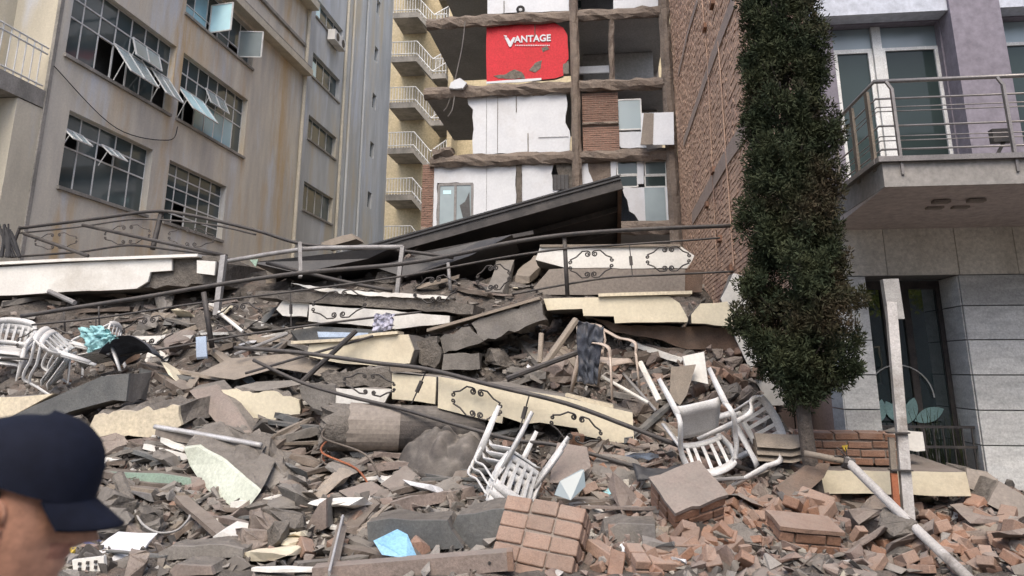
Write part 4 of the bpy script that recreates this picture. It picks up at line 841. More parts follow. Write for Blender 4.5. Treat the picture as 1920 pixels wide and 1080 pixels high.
for q, Y in (([(1062, 464), (1156, 457), (1152, 528), (1062, 532)], 12.1), ([(1206, 456), (1300, 452), (1298, 516), (1208, 518)], 12.2), ([(28, 614), (140, 602), (150, 668), (20, 672)], 10.95), ([(225, 592), (335, 576), (332, 652), (220, 664)], 11.1), ([(582, 543), (696, 528), (690, 602), (576, 610)], 11.45), ([(770, 519), (862, 500), (862, 572), (772, 580)], 11.6), ([(400, 566), (500, 554), (490, 625), (400, 634)], 11.2), ([(890, 494), (960, 482), (960, 550), (890, 556)], 11.9)): motif(r2, q, Y, .011)
for a, b, Y in (((1180, 458), (1186, 520), 12.15), ((545, 548), (546, 612), 11.35), ((180, 596), (180, 665), 11.0)): spindle(r2, a, b, Y)
r3 = empty('pipe_frame', at(415, 590, Y=12.0), 'pale grey pipe frame with thin posts standing across the middle of the heap', 'frame')
tubes(r3, 'top_pipe', [(412, 492), (560, 468), (660, 464), (756, 463)], (12.4, 12.2), .04, 'greymetal', 3)
for a, b, r in (((420, 480), (406, 592), .055), ((755, 463), (736, 622), .04), ((562, 455), (563, 520), .035)):
    m = MB(); m.bar(at(*a, Y=12.2), at(*b, Y=11.9), r * 1.6, r * 1.6); m.build('post', 'greymetal', r3)
tubes(r3, 'cross_pipe', [(500, 493), (640, 527), (735, 545)], (12.5, 12.3), .03, 'iron', 3)
tubes(r3, 'cross_pipe', [(840, 493), (845, 545)], (12.5, 12.4), .03, 'greymetal', 2)
GF = SHIFT[30] - .12                             # just in front of the long yellow floor edge
r4 = empty('iron_railing', at(985, 800, Y=9.4), 'iron railing with scrolls sloping down in front of the long yellow floor edge', 'railing', 'fallen iron railings')
tubes(r4, 'handrail', [(440, 652), (560, 661), (700, 680), (800, 692), (920, 722), (1060, 756), (1180, 800), (1290, 842), (1400, 880), (1460, 898)], (GF + .15, GF - .35), .026)
tubes(r4, 'bottom_rail', [(475, 675), (560, 715), (640, 740), (750, 766), (850, 795), (960, 824), (1050, 836), (1180, 872), (1290, 906)], (GF + .15, GF - .45), .022)
for q, Y in (([(842, 706), (948, 732), (944, 806), (842, 782)], GF), ([(1032, 752), (1142, 788), (1124, 852), (1022, 818)], GF - .03), ([(636, 690), (746, 696), (748, 758), (640, 738)], GF + .05)): motif(r4, q, Y, .010)
for a, b, Y in (((800, 694), (772, 756), GF + .02), ((992, 742), (974, 806), GF)): spindle(r4, a, b, Y)
for k, (a, b, Y, r, mm, lab) in enumerate((((668, 620), (566, 716), (10.4, 10.2), .035, 'iron', 'thick black bar crossing the sloping railing beside the shirt'), ((700, 630), (460, 700), (10.5, 10.3), .018, 'iron', 'thin dark rod slanting left below the shirt'), ((540, 625), (440, 665), (10.9, 10.7), .025, 'greymetal', 'pale pipe slanting left of the cream floor edge'), ((1085, 660), (950, 710), (10.2, 9.9), .035, 'iron', 'dark pipe lying left of the beige chair'), ((1080, 600), (1020, 685), (10.6, 10.2), .05, 'palewood', 'wooden rail leaning up to the top of the beige chair'), ((1015, 625), (1012, 680), (10.5, 10.4), .035, 'palewood', 'short upright pale batten under the slanting beam'), ((1200, 680), (1236, 752), (10.2, 9.9), .04, 'creamwhite', 'white painted batten right of the beige chair'), ((1168, 700), (1230, 770), (10.1, 9.8), .02, 'greymetal', 'thin grey rod right of the beige chair'), ((1128, 705), (1215, 755), (10.0, 9.8), .02, 'creamwhite', 'thin white rod running behind the beige chair legs'), ((410, 585), (455, 622), (11.3, 11.1), .025, 'creamwhite', 'white rod lying right of the black post'), ((92, 546), (140, 568), (12.3, 12.0), .04, 'greymetal', 'pale bar under the white floor edge at upper left'), ((1410, 895), (1330, 900), (8.8, 8.6), .02, 'greymetal', 'grey bar poking from under the second white chair'))):
    m = MB(); m.tube([at(*a, Y=Y[0]), at(*b, Y=Y[1])], r, 7); tag(m.build('loose_bar', mm), lab, 'bar')

# ---------------------------------------------------------------- fallen canopy roof
RYF, RYB = 15.0, 19.0
cn = empty('canopy_roof', at(930, 460, Y=16), 'black metal canopy roof tilted up to the right behind the heap', 'roof')
A, Bq = at(640, 486, Y=RYF), at(1164, 340, Y=RYF); A2, B2 = A + Vector((0, RYB - RYF, -.95)), Bq + Vector((.0, RYB - RYF, -1.05))
m = MB(); up = Vector((-.25, 0, .97)); 
nseg = 44
for i in range(nseg):                             # trapezoid ribs of the sheet
    a = A + (Bq - A) * i / nseg; b = A + (Bq - A) * (i + .62) / nseg; c = A + (Bq - A) * (i + 1) / nseg; d = Vector((0, RYB - RYF, -1.0))
    for p_, q_, z_ in ((a, b, .02), (b, c, .055)):
        h = up * z_; m.extr([p_ + h, q_ + h, q_ + h + up * .012, p_ + h + up * .012], d)
m.extr([A - up * .01, Bq - up * .01, Bq + up * .015, A + up * .015], (0, RYB - RYF, -1.0)); m.build('metal_sheet', 'roofblack', cn)
fr = [A + up * .09, Bq + up * .09, Bq - up * .17, A - up * .17]; m = MB(); m.extr(fr, (0, -.10, 0)); m.build('edge_beam', 'roofrim', cn)
m = MB(); m.bar(A + Vector((0, -.13, .03)), Bq + Vector((0, -.13, .03)), .02, .03); m.bar(A + Vector((0, -.13, .10)), Bq + Vector((0, -.13, .10)), .02, .03); m.build('edge_trim', 'roofblack', cn)
m = MB(); m.bar(Bq - up * .1 + Vector((-.05, 0, 0)), B2 - up * .1 + Vector((-.05, 0, 0)), .08, .14); m.build('end_beam', 'brownwood', cn)
for k in range(1, 4):
    a = A + (A2 - A) * k / 4 - up * .08; b = Bq + (B2 - Bq) * k / 4 - up * .08; m = MB(); m.bar(a, b, .08, .1); m.build('purlin', 'roofrim', cn)
for k, (q, yy, lab) in enumerate((([(470, 492), (740, 462), (690, 485), (560, 512)], (12.9, 13.6), 'dark blue-grey roof sheet lying behind the pipe frame'), ([(700, 500), (900, 452), (960, 440), (880, 480), (760, 520)], (13.4, 14.2), 'narrow black roof sheet under the tilted canopy'))):
    m = MB(); p = [at(*q[0], Y=yy[0]), at(*q[1], Y=yy[1] + .6), at(*q[2], Y=yy[1]), at(*q[3], Y=yy[0])]; p = [at(*x, Y=yy[0] + (yy[1] - yy[0]) * (1 if i in (1, 2) else 0) * .5) for i, x in enumerate(q)]
    m.extr(p, (0, 1.3, -.12)); tag(m.build('roof_sheet', 'roofblack'), lab, 'roof sheet')
for k, (a, b, w) in enumerate((((760, 482), (1000, 436), .07), ((700, 500), (930, 448), .06), ((640, 512), (880, 462), .05))):
    m = MB(); m.bar(at(*a, Y=14.3 - .2 * k), at(*b, Y=14.5 - .2 * k), w, w); tag(m.build('roof_batten', 'roofrim'), ('top', 'middle', 'bottom')[k] + ' of three dark battens below the canopy edge', 'batten', 'battens under the canopy')
# ================================================================ PLASTIC CHAIRS
def make_chair(name, label, m, group):
    t = empty(name, (0, 0, 0), label, 'chair', group); W2, D = .24, .22
    def link(mb, nm, par=t, sm_=True):
        o = mb.build(nm, m, raw=True, smooth=sm_); o.parent = par; return o
    s = MB(); n = 9; vs = []                                      # dished seat with a turned-down front lip
    for lay in (0, -.014):
        for j in range(n):
            v = -1 + 2 * j / (n - 1)
            for i in range(n):
                u = -1 + 2 * i / (n - 1); w = W2 * (1 - .1 * (v + 1) / 2) * (1 - .06 * v * v * 0)
                vs.append((u * w, v * D, .43 - .025 * (1 - u * u) * (1 - v * v) - .05 * max(0, -v - .75) * 4 * (1 if v < -.75 else 0) + .012 * v * -1 + lay - .018 * abs(u) ** 6))
    N = n * n; fs = [(j * n + i, j * n + i + 1, (j + 1) * n + i + 1, (j + 1) * n + i) for j in range(n - 1) for i in range(n - 1)]
    fs += [tuple(N + k for k in f[::-1]) for f in fs]
    ring = [i for i in range(n)] + [j * n + n - 1 for j in range(1, n)] + [(n - 1) * n + i for i in range(n - 2, -1, -1)] + [j * n for j in range(n - 2, 0, -1)]
    fs += [(a, b, N + b, N + a) for a, b in zip(ring, ring[1:] + ring[:1])]
    s.add(vs, fs); st_o = link(s, 'seat')
    for i in range(5):
        x = -.16 + .08 * i; link(MB().box((x - .004, -.17, .385), (x + .004, .19, .40)), 'rib', st_o, False)
        y = -.15 + .08 * i; link(MB().box((-.19, y - .004, .384), (.19, y + .004, .399)), 'rib', st_o, False)
    def band(path, wv, th):                                       # strip with a width vector
        mb = MB(); p = [Vector(q) for q in path]; k = len(p); vs = []
        for i, q in enumerate(p):
            d = (p[min(i + 1, k - 1)] - p[max(i - 1, 0)]).normalized(); w = Vector(wv[i] if isinstance(wv, list) else wv); nn = d.cross(w).normalized() * th / 2
            vs += [q - w / 2 - nn, q + w / 2 - nn, q + w / 2 + nn, q - w / 2 + nn]
        fs = [(i * 4 + a, i * 4 + (a + 1) % 4, (i + 1) * 4 + (a + 1) % 4, (i + 1) * 4 + a) for i in range(k - 1) for a in range(4)] + [(3, 2, 1, 0), tuple(4 * (k - 1) + a for a in range(4))]
        return mb.add(vs, fs)
    bx = lambda a: (W2 * 1.05 * math.sin(a), D + .03 + .09 * (math.cos(a) - .35), 0)
    top = [Vector(bx(a)) + Vector((0, .05, .765 + .03 * math.cos(a * 1.3))) for a in [R(-80 + 160 * i / 14) for i in range(15)]]
    bk = link(band(top, (0, .012, .085), .018), 'backrest')
    low = [Vector(bx(a)) + Vector((0, -.02, .47)) for a in [R(-60 + 120 * i / 10) for i in range(11)]]
    link(band(low, (0, .01, .06), .016), 'back_rail', bk)
    for i in range(5):
        a = R(-46 + 23 * i); x, y, _ = bx(a); link(band([(x * .92, y - .02, .44), (x * .96, y + .005, .6), (x, y + .05, .75)], (.035, 0, 0), .012), 'slat', bk, False)
    for sx in (-1, 1):
        x, y, _ = bx(R(80)); 
        link(band(cr([(sx * x, y + .05, .755), (sx * (W2 + .05), y - .06, .70), (sx * (W2 + .055), D * .2, .655), (sx * (W2 + .05), -D * .55, .645), (sx * (W2 + .035), -D - .01, .60), (sx * (W2 + .02), -D - .02, .48)], 4), (.05, 0, .01), .016), 'armrest')
        link(band([(sx * (W2 + .02), -D - .02, .50), (sx * (W2 + .03), -D - .04, .25), (sx * (W2 + .045), -D - .06, 0)], [(.055, .03, 0), (.05, .03, 0), (.04, .02, 0)], .022), 'leg')
        link(band([(sx * (W2 - .02), D + .06, .46), (sx * W2, D + .12, .22), (sx * (W2 + .02), D + .17, 0)], [(.055, -.03, 0), (.05, -.03, 0), (.04, -.02, 0)], .022), 'leg')
        link(band([(sx * (W2 - .01), D + .06, .44), (sx * (W2 + .02), D + .03, .62), (sx * x, y + .05, .77)], (.03, .05, 0), .016), 'side_rail')
    return t
proto = {}
def chair(label, px, Y, zdir, ydir, m='whiteplastic', group='white plastic chairs scattered over the heap', off=0.0, scale=1.0, name='plastic_chair'):
    if m not in proto: proto[m] = c = make_chair(name, label, m, group)
    else: c = copy_tree(proto[m])
    c['label'] = label; c['group'] = group
    z = Vector(zdir).normalized(); y = Vector(ydir); y = (y - z * y.dot(z)).normalized(); x = y.cross(z)
    M3 = Matrix((x, y, z)).transposed(); ctr = at(*px, Y=Y)
    c.rotation_euler = M3.to_euler(); c.location = ctr - M3 @ Vector((0, 0, .43)) * scale + z * off; c.scale = (scale,) * 3
    return c
for k in range(3):
    chair(('lowest', 'middle', 'uppermost')[k] + ' of three white chairs stacked upside down below the yellow floor edge', (950, 885), 8.6, (-.42, -.28, -.86), (.55, -.8, -.1), off=-.075 * k)
chair('white chair overturned with its slotted back hanging down, right of the sloping railing', (1312, 790), 8.75, (.22, -.62, -.55), (.05, .62, -.75))
chair('white chair lying on its side next to the overturned one, left of the trunk', (1400, 822), 8.95, (.8, -.15, .40), (.1, .95, .2))
bc = chair('dusty beige plastic chair standing upright with dark trousers draped over it', (1140, 672), 10.1, (.02, -.15, 1), (-.75, .6, 0), 'beigeplastic', None)
if 'group' in bc: del bc['group']
for k in range(3):
    chair(('lowest', 'middle', 'top')[k] + ' white chair of the leaning stack at the left margin', (8, 672), 10.9, (.18, -.1, .95), (-.5, .85, .1), off=.075 * k)
for k in range(2):
    chair(('lower', 'upper')[k] + ' of two nested white chairs tipped on their backs at left', (112, 690), 10.35, (-.75, -.35, .45), (.55, -.1, .75), off=.09 * k)
chair('white chair on its side behind the tipped pair, with a turquoise cloth', (178, 668), 10.8, (-.3, .2, .8), (.8, .3, .3))

# ---------------------------------------------------------------- cloths: thin folded sheets
def sheet(name, label, cat, f, nu, nv, m, th=.012, smooth=True):
    mb = MB(); vs = [f(i / nu, j / nv) for j in range(nv + 1) for i in range(nu + 1)]; k = nu + 1; N = len(vs)
    vs2 = [v + Vector((0, th, -th * .5)) for v in vs]
    fs = [(j * k + i, j * k + i + 1, (j + 1) * k + i + 1, (j + 1) * k + i) for j in range(nv) for i in range(nu)]
    fs += [tuple(N + a for a in q[::-1]) for q in fs]
    ring = list(range(k)) + [j * k + nu for j in range(1, nv + 1)] + [nv * k + i for i in range(nu - 1, -1, -1)] + [j * k for j in range(nv - 1, 0, -1)]
    fs += [(a, b, N + b, N + a) for a, b in zip(ring, ring[1:] + ring[:1])]
    mb.add(vs + vs2, fs); return tag(mb.build(name, m, None, smooth), label, cat)
def nz3(x, y, z, s): return noise.noise(Vector((x * s, y * s, z * s)))
def hang(p0, p1, p2, p3, Y, amp, fr, seed):        # quad of pixels TL TR BR BL with folds
    def f(u, v):
        q = [at(*p, Y=Y) for p in (p0, p1, p2, p3)]; a = q[0] + (q[1] - q[0]) * u; b = q[3] + (q[2] - q[3]) * u; p = a + (b - a) * v
        return p + Vector((nz3(u * 3, v, seed, 2) * amp * .5, -abs(math.sin(u * fr + v * 2.2 + nz3(u, v, seed, 3) * 6)) * amp * .8 + nz3(u, v, seed + 3, 6) * amp * .7, nz3(u, v, seed + 7, 4) * amp * .6))
    return f
sheet('trousers', 'dark dusty trousers hanging over the beige chair', 'trousers', hang((1084, 602), (1132, 612), (1120, 722), (1082, 715), 9.85, .06, 4, 1), 26, 34, 'jeans')
sheet('shirt', 'pale lilac shirt hung over the black railing in the middle of the heap', 'shirt', hang((702, 590), (742, 588), (735, 618), (700, 622), 10.95, .07, 9, 2), 18, 14, 'cloth')
sheet('rag', 'grey rag dangling below the lilac shirt', 'cloth', hang((702, 620), (718, 618), (712, 648), (700, 650), 10.85, .04, 6, 5), 8, 12, 'jeans')
sheet('turquoise_cloth', 'turquoise sheet draped over the tipped chair at left', 'cloth', hang((150, 614), (196, 612), (225, 634), (170, 662), 10.55, .09, 6, 3), 20, 16, 'cyancloth')
def tarpf(u, v):
    c = TC; an = v * 6.2832; rr = u; x = c.x + math.cos(an) * .54 * rr; y = c.y + .12 + math.sin(an) * .36 * rr
    bump = .36 * max(0, 1 - rr ** 2.4) ** .7; fold = .34 * (abs(nz3(x, y, 1, 3.0)) - .2) + .13 * abs(nz3(x, y, 4, 5.5)) + .05 * nz3(x, y, 8, 10)
    return Vector((x, y, hgt(x, y) + .02 + bump + fold * (1 - rr ** 4)))
TC = S(828, 885)
sheet('dark_tarp', 'crumpled dark dusty tarp heaped right of the fallen column', 'tarp', tarpf, 34, 110, 'tarp', .012, True)
def blackf(u, v):
    a = at(1185 + 90 * u, 868 + 10 * math.sin(u * 3), Y=8.8); b = at(1195 + 85 * u, 902 - 12 * u, Y=8.65); return a + (b - a) * v + Vector((0, .03 * nz3(u, v, 2, 4), .02 * nz3(u, v, 9, 5)))
sheet('black_plastic', 'black plastic sheet wedged left of the overturned white chair', 'plastic', blackf, 14, 8, 'roofblack')
def umb(u, v):
    a = at(185 + 100 * u, 662 - 34 * math.sin(u * math.pi) ** .8, Y=10.5); return a + Vector((0, v * .5, -.22 * v * v + .02 * nz3(u, v, 1, 5)))
sheet('dark_shell', 'dark curved panel lying right of the turquoise cloth', 'panel', umb, 16, 6, 'jeans')

# ---------------------------------------------------------------- broken column with bars
c0, c1 = at(612, 800, Y=9.25), at(905, 806, Y=9.75); ax = (c1 - c0).normalized(); u_ = ax.cross(Vector((0, 0, 1))).normalized(); w_ = u_.cross(ax); rc = .262
co = empty('fallen_column', (c0 + c1) / 2 - Vector((0, 0, rc)), 'fallen round concrete column with a broken left end and bent bars', 'column')
def cyl(t0, t1, r, name, mm, rough_end=0.0, seed=0, nr=34):
    mb = MB(); vs = []; L_ = (c1 - c0).length; k = 12
    for i in range(k + 1):
        for j in range(nr):
            a = 2 * math.pi * j / nr; t = t0 + (t1 - t0) * i / k; rr = r * (1 + .012 * nz3(t * 6, math.cos(a) * 2, math.sin(a) * 2 + seed, 2)); e = 0
            if rough_end: e = (1 - i / k) ** 2 * rough_end * nz3(math.cos(a) * 2, math.sin(a) * 2, seed, 1.7); rr *= 1 + (1 - i / k) ** 3 * .10 * nz3(math.cos(a) * 3, math.sin(a) * 3, seed + 5, 2)
            vs.append(c0 + ax * (t * L_ + e) + u_ * math.cos(a) * rr + w_ * math.sin(a) * rr)
    fs = [(i * nr + j, i * nr + (j + 1) % nr, (i + 1) * nr + (j + 1) % nr, (i + 1) * nr + j) for i in range(k) for j in range(nr)]
    o = len(vs); prev = list(range(nr))
    for q, rr in ((1, .66), (2, .33)):
        for j in range(nr):
            a = 2 * math.pi * j / nr; vs.append(c0 + ax * (t0 * L_ - .03 * q + .10 * nz3(math.cos(a) * rr * 3, math.sin(a) * rr * 3, seed + 2, 2)) + (u_ * math.cos(a) + w_ * math.sin(a)) * r * rr)
        cur = list(range(o + (q - 1) * nr, o + q * nr)); fs += [(prev[(j + 1) % nr], prev[j], cur[j], cur[(j + 1) % nr]) for j in range(nr)]; prev = cur
    fs.append(tuple(prev)); fs.append(tuple(k * nr + j for j in range(nr))); mb.add(vs, fs); return mb.build(name, mm, co)
cyl(0, .40, rc, 'broken_end', 'rawconc', .14, 3); cyl(.14, .46, rc * 1.03, 'plaster_shell', 'greige', .03, 6); cyl(.455, 1, rc * 1.005, 'dark_shaft', 'tarp', 0, 9)
for k in range(5):
    a = R(-150 + 40 * k); s0 = c0 + ax * .05 + u_ * math.cos(a) * rc * .9 + w_ * math.sin(a) * rc * .9
    t = MB(); t.tube(cr([s0, s0 + Vector((-.04, -.08, -.14)), s0 + Vector((.14 + .08 * k, -.12, -.30)), s0 + Vector((.30 + .09 * k, -.14, -.42 - .03 * k))], 6), .012, 5); t.build('bent_bar', 'rust' if k % 2 else 'wood', co, True)

# ---------------------------------------------------------------- poles on the right
pt, pb = at(1668, 545, Y=8.75), at(1702, 975, Y=8.45); pb.z = min(pb.z, .3); 
ps = empty('leaning_post', pb, 'tall grey square post leaning in front of the shop window', 'post')
m = MB(); m.bar(pb - Vector((0, 0, .25)), pt, .10, .07); m.build('post_shaft', 'peelpaint', ps)
m = MB(); m.bar(pt - Vector((-.02, 0, .3)), pt + Vector((.01, 0, .12)), .16, .10); m.build('post_head', 'signmetal', ps)
d = (pt - pb).normalized()
m = MB(); m.bar(pb - Vector((.10, -.02, .2)), pb - Vector((.09, -.02, 0)) + d * .75, .055, .05); m.build('side_stake', 'palewood', ps)
m = MB(); m.bar(pb - Vector((.10, .01, .2)), pb - Vector((.10, .01, 0)) + d * .42, .06, .04); m.build('rusty_sleeve', 'rust', ps)
for k in (.45, .8):
    m = MB(); m.obox(pb + d * k - Vector((.03, 0, 0)), (.2, .12, .012)); m.build('wire_tie', 'iron', ps)
q0, q1, q2, q3 = at(1508, 850, Y=8.6), at(1590, 866, Y=8.5), at(1700, 975, Y=7.9), at(1822, 1090, Y=7.15)
pp = empty('long_pole', q3, 'long peeling white pole lying slanted across the rubble to the bottom right', 'pole')
t = MB(); t.tube([q1 + (q1 - q2) * .04, q1, (q1 + q2) / 2, q2, q3], .045, 10); t.build('pole_shaft', 'peelpaint', pp, True)
t = MB(); t.tube([q0, (q0 + q1) / 2, q1], .032, 8); t.build('upper_branch', 'palewood', pp, True)
t = MB(); t.tube([q1 + Vector((-.05, 0, 0)), q1 + Vector((.05, 0, -.03))], .06, 8); t.build('wire_binding', 'iron', pp)
for k in range(8):
    e = q1 + Vector((random.uniform(-.14, .08), random.uniform(-.05, .05), random.uniform(.0, .14))); t = MB(); t.tube([q1, (q1 + e) / 2 + Vector((0, 0, .03)), e], .006, 4); t.build('loose_wire', 'iron', pp)

# ---------------------------------------------------------------- small recognisable finds
def ply(name, label, cat, px, m, th=.02, lift=.03, Y=None):
    KEEP.append(list(px))
    if Y is None: pts = [at(x, y, Y=S(x, y).y - .04 - lift) for x, y in px]
    else: Y += max(-1.2, fit(px, [Y] * len(px))); pts = [at(x, y, Y=Y) for x, y in px]
    mb = MB(); mb.extr(pts, (0, th, -th)); return tag(mb.build(name, m), label, cat)
by_ = S(745, 1046).y - .3
bt, ap = [at(700, 1014, Y=by_ + .05), at(716, 1040, Y=by_), at(762, 1047, Y=by_), at(782, 1044, Y=by_ + .1), at(770, 1015, Y=by_ + .45), at(735, 1008, Y=by_ + .5)], [at(745, 992, Y=by_ + .25), at(764, 1002, Y=by_ + .2)]
m = MB(); m.add(bt + ap, [(0, 1, 2, 7, 6), (2, 3, 7), (3, 4, 7), (4, 5, 6, 7), (5, 0, 6), (5, 4, 3, 2, 1, 0)]); tag(m.build('blue_container', 'blueplastic'), 'bright light-blue faceted plastic piece at the bottom centre', 'plastic')
t0, t1 = at(640, 984, Y=7.6), at(614, 1092, Y=6.62); mt = empty('metal_track', t1, 'narrow metal channel track standing slanted at the bottom centre-left', 'track'); ac = (t1 - t0).cross(Vector((0, 1, .2))).normalized() * .075
for sg in (-1, 1):
    m = MB(); m.bar(t0 + ac * sg, t1 + ac * sg, .018, .04); m.build('side_rail', 'aluminium', mt)
m = MB(); m.bar(t0 + Vector((0, .03, 0)), t1 + Vector((0, .03, 0)), .095, .006, ac); m.build('web', 'wood', mt); m = MB(); m.bar(t0 - ac, t0 + ac, .03, .03); m.build('end_cap', 'aluminium', mt)
a, b = at(590, 1078, Y=6.82), at(958, 1048, Y=7.0); wb = empty('wooden_beam', (a + b) / 2, 'thick pinkish-brown beam with bolt holes lying along the bottom edge', 'beam')
m = MB(); m.bar(a, b, .17, .14); m.build('beam_body', 'pinkslab', wb)
m = MB(); m.bar(b - (b - a).normalized() * .03, b + (b - a).normalized() * .02, .176, .146); m.build('end_band', 'brickdust', wb)
for x in (845, 862, 918):
    p = at(x, 1055, Y=6.9); t = MB(); t.tube([p, p + Vector((0, -.012, 0))], .014, 7); t.build('bolt_hole', 'iron', wb)
pn = empty('socket_panel', at(165, 1062, Y=6.75), 'white electrical socket panel lying at the bottom left', 'socket')
pp0 = [at(x, y, Y=6.75) for x, y in ((135, 1050), (194, 1043), (196, 1070), (138, 1076))]; m = MB(); m.extr(pp0, (0, .04, 0)); m.build('plate', 'creamwhite', pn)
for x in (150, 165, 180):
    for dy in (-5, 5):
        p = at(x, 1060 + dy - (x - 165) * .12, Y=6.745); MB().box((p.x - .012, p.y - .012, p.z - .012), (p.x + .012, p.y, p.z + .012)).build('socket_hole', 'iron', pn)
ply('book', 'dark blue book with a pale edge lying beside the cap brim', 'book', [(145, 1010), (185, 1000), (200, 1022), (165, 1036)], 'booknavy')
ply('yellow_card', 'yellow card behind the person\'s nose', 'card', [(112, 1030), (138, 1012), (148, 1022), (120, 1052)], 'yellowcard')
ply('book', 'blue printed booklet right of the dusty glass pane', 'book', [(1155, 925), (1175, 922), (1172, 950), (1160, 945)], 'booknavy', .02, .06)
ply('paper', 'pale cyan paper left of the blue printed booklet', 'paper', [(1128, 918), (1150, 905), (1152, 922), (1138, 930)], 'cyancloth', .01, .05)
ply('paper', 'crumpled white paper below the grey slab right of the brick block', 'paper', [(1148, 1030), (1170, 1016), (1174, 1034), (1155, 1036)], 'paper', .01, .05)
ply('paper', 'light blue paper lying on the curled sheet left of centre', 'paper', [(455, 712), (468, 702), (478, 714), (462, 718)], 'paleblue', .01, .08)
ply('white_tile', 'curved white tile piece near the right margin', 'tile', [(1760, 950), (1778, 948), (1818, 960), (1785, 976)], 'creamwhite', .02, .04)
ply('white_tile', 'white tile piece leaning below the dark brown kerb block', 'tile', [(1842, 950), (1870, 948), (1888, 968), (1850, 976)], 'creamwhite', .02, .05)
ply('tin_lid', 'dark tin sheet right of the dusty glass pane', 'sheet', [(1100, 918), (1150, 930), (1160, 960), (1130, 945)], 'greyslab', .01, .06)
ply('blue_strip', 'pale blue painted strip standing at the foot of the black post', 'strip', [(367, 632), (386, 630), (388, 668), (368, 670)], 'paleblue', .03, 0, 11.0)
ply('metal_sheet', 'grey-blue metal sheet lying under the white floor edge at centre', 'sheet', [(545, 620), (600, 612), (700, 618), (695, 636), (560, 640)], 'greyslab', .2, 0, 11.3)
ply('blue_strip', 'light blue pipe-like strip on the grey-blue metal sheet', 'strip', [(595, 622), (690, 624), (690, 632), (597, 632)], 'paleblue', .1, 0, 11.2)
ply('yellow_leaf', 'small pale yellow leaf on the fallen brick course', 'leaf', [(1578, 836), (1590, 834), (1587, 848), (1582, 842)], 'yellowcard', .005, 0, 9.3)
t = MB(); cc = S(232, 1010); vs = []
for i in range(60):
    a = random.uniform(0, 6.3); p = cc + Vector((random.gauss(0, .07), random.gauss(0, .06), random.uniform(.02, .12))); t.tube([p, p + Vector((math.cos(a) * .06, math.sin(a) * .04, random.uniform(-.02, .05)))], .012, 4, taper=.003)
tag(t.build('red_tinsel', 'redcloth'), 'red crumpled cloth in the hollow beside the person\'s cap', 'cloth')
a, b = at(222, 893, Y=8.2), at(246, 955, Y=8.0); sp = empty('stub_post', b, 'short dark post stub poking up in front of the layered boards', 'post')
t = MB(); t.tube([b - Vector((0, 0, .25)), b, a], .065, 10); t.build('stub', 'rawconc', sp); t = MB(); t.tube([a, a + (a - b).normalized() * .02], .05, 10); t.build('stub_cap', 'iron', sp)
t = MB(); t.tube(cr([at(250, 948, Y=7.9), at(265, 980, Y=7.7), at(295, 998, Y=7.6), at(330, 995, Y=7.6), at(352, 975, Y=7.75), at(356, 966, Y=7.8)], 6), .012, 5); tag(t.build('hanging_cable', 'signmetal', None, True), 'pale cable looping below the layered boards', 'cable')
t = MB(); t.tube(cr([at(290, 800, Y=9.2), at(340, 808, Y=9.15), at(420, 822, Y=9.05), at(490, 835, Y=8.95)], 5), .03, 7); tag(t.build('curved_rail', 'aluminium', None, True), 'curved pale metal edging below the cream broken slab', 'edging')
m = MB(); pts = [at(x, y, Y=9.18) for x, y in ((292, 805), (345, 814), (425, 830), (492, 842), (490, 850), (415, 842), (330, 828), (290, 816))]; m.extr(pts, (0, .25, 0)); tag(m.build('edging_board', 'greige'), 'thin curved board under the pale metal edging', 'board')
for k, (w, lab) in enumerate(((8, 'thick black'), (6, 'thin black'))):
    t = MB(); rg = random.Random(k)
    for i in range(w): x = 4 + rg.uniform(-8, 18); t.tube(cr([at(x, 425 + rg.uniform(-5, 10), Y=13.2), at(x + rg.uniform(-6, 10), 450, Y=13.1), at(x + rg.uniform(-6, 20), 482, Y=13.0)], 4), .03 - .012 * k, 5)
    tag(t.build('cable_bundle', 'cable'), lab + ' cable bundle hanging at the far left above the white floor edge', 'cables')
t = MB(); a = at(600, 462, Y=13.7); t.extr([at(x, y, Y=13.7) for x, y in ((602, 455), (640, 442), (660, 438), (668, 448), (640, 456), (606, 464))], (0, .5, 0)); tag(t.build('timber_piece', 'palewood'), 'pale splintered timber on the skyline of the heap, in front of the far windows', 'timber')
t = MB(); t.extr([at(x, y, Y=12.3) for x, y in ((468, 487), (484, 486), (479, 500))], (0, .02, 0)); tag(t.build('green_scrap', 'greensheet'), 'small bright green scrap near the pale pipe frame', 'scrap')
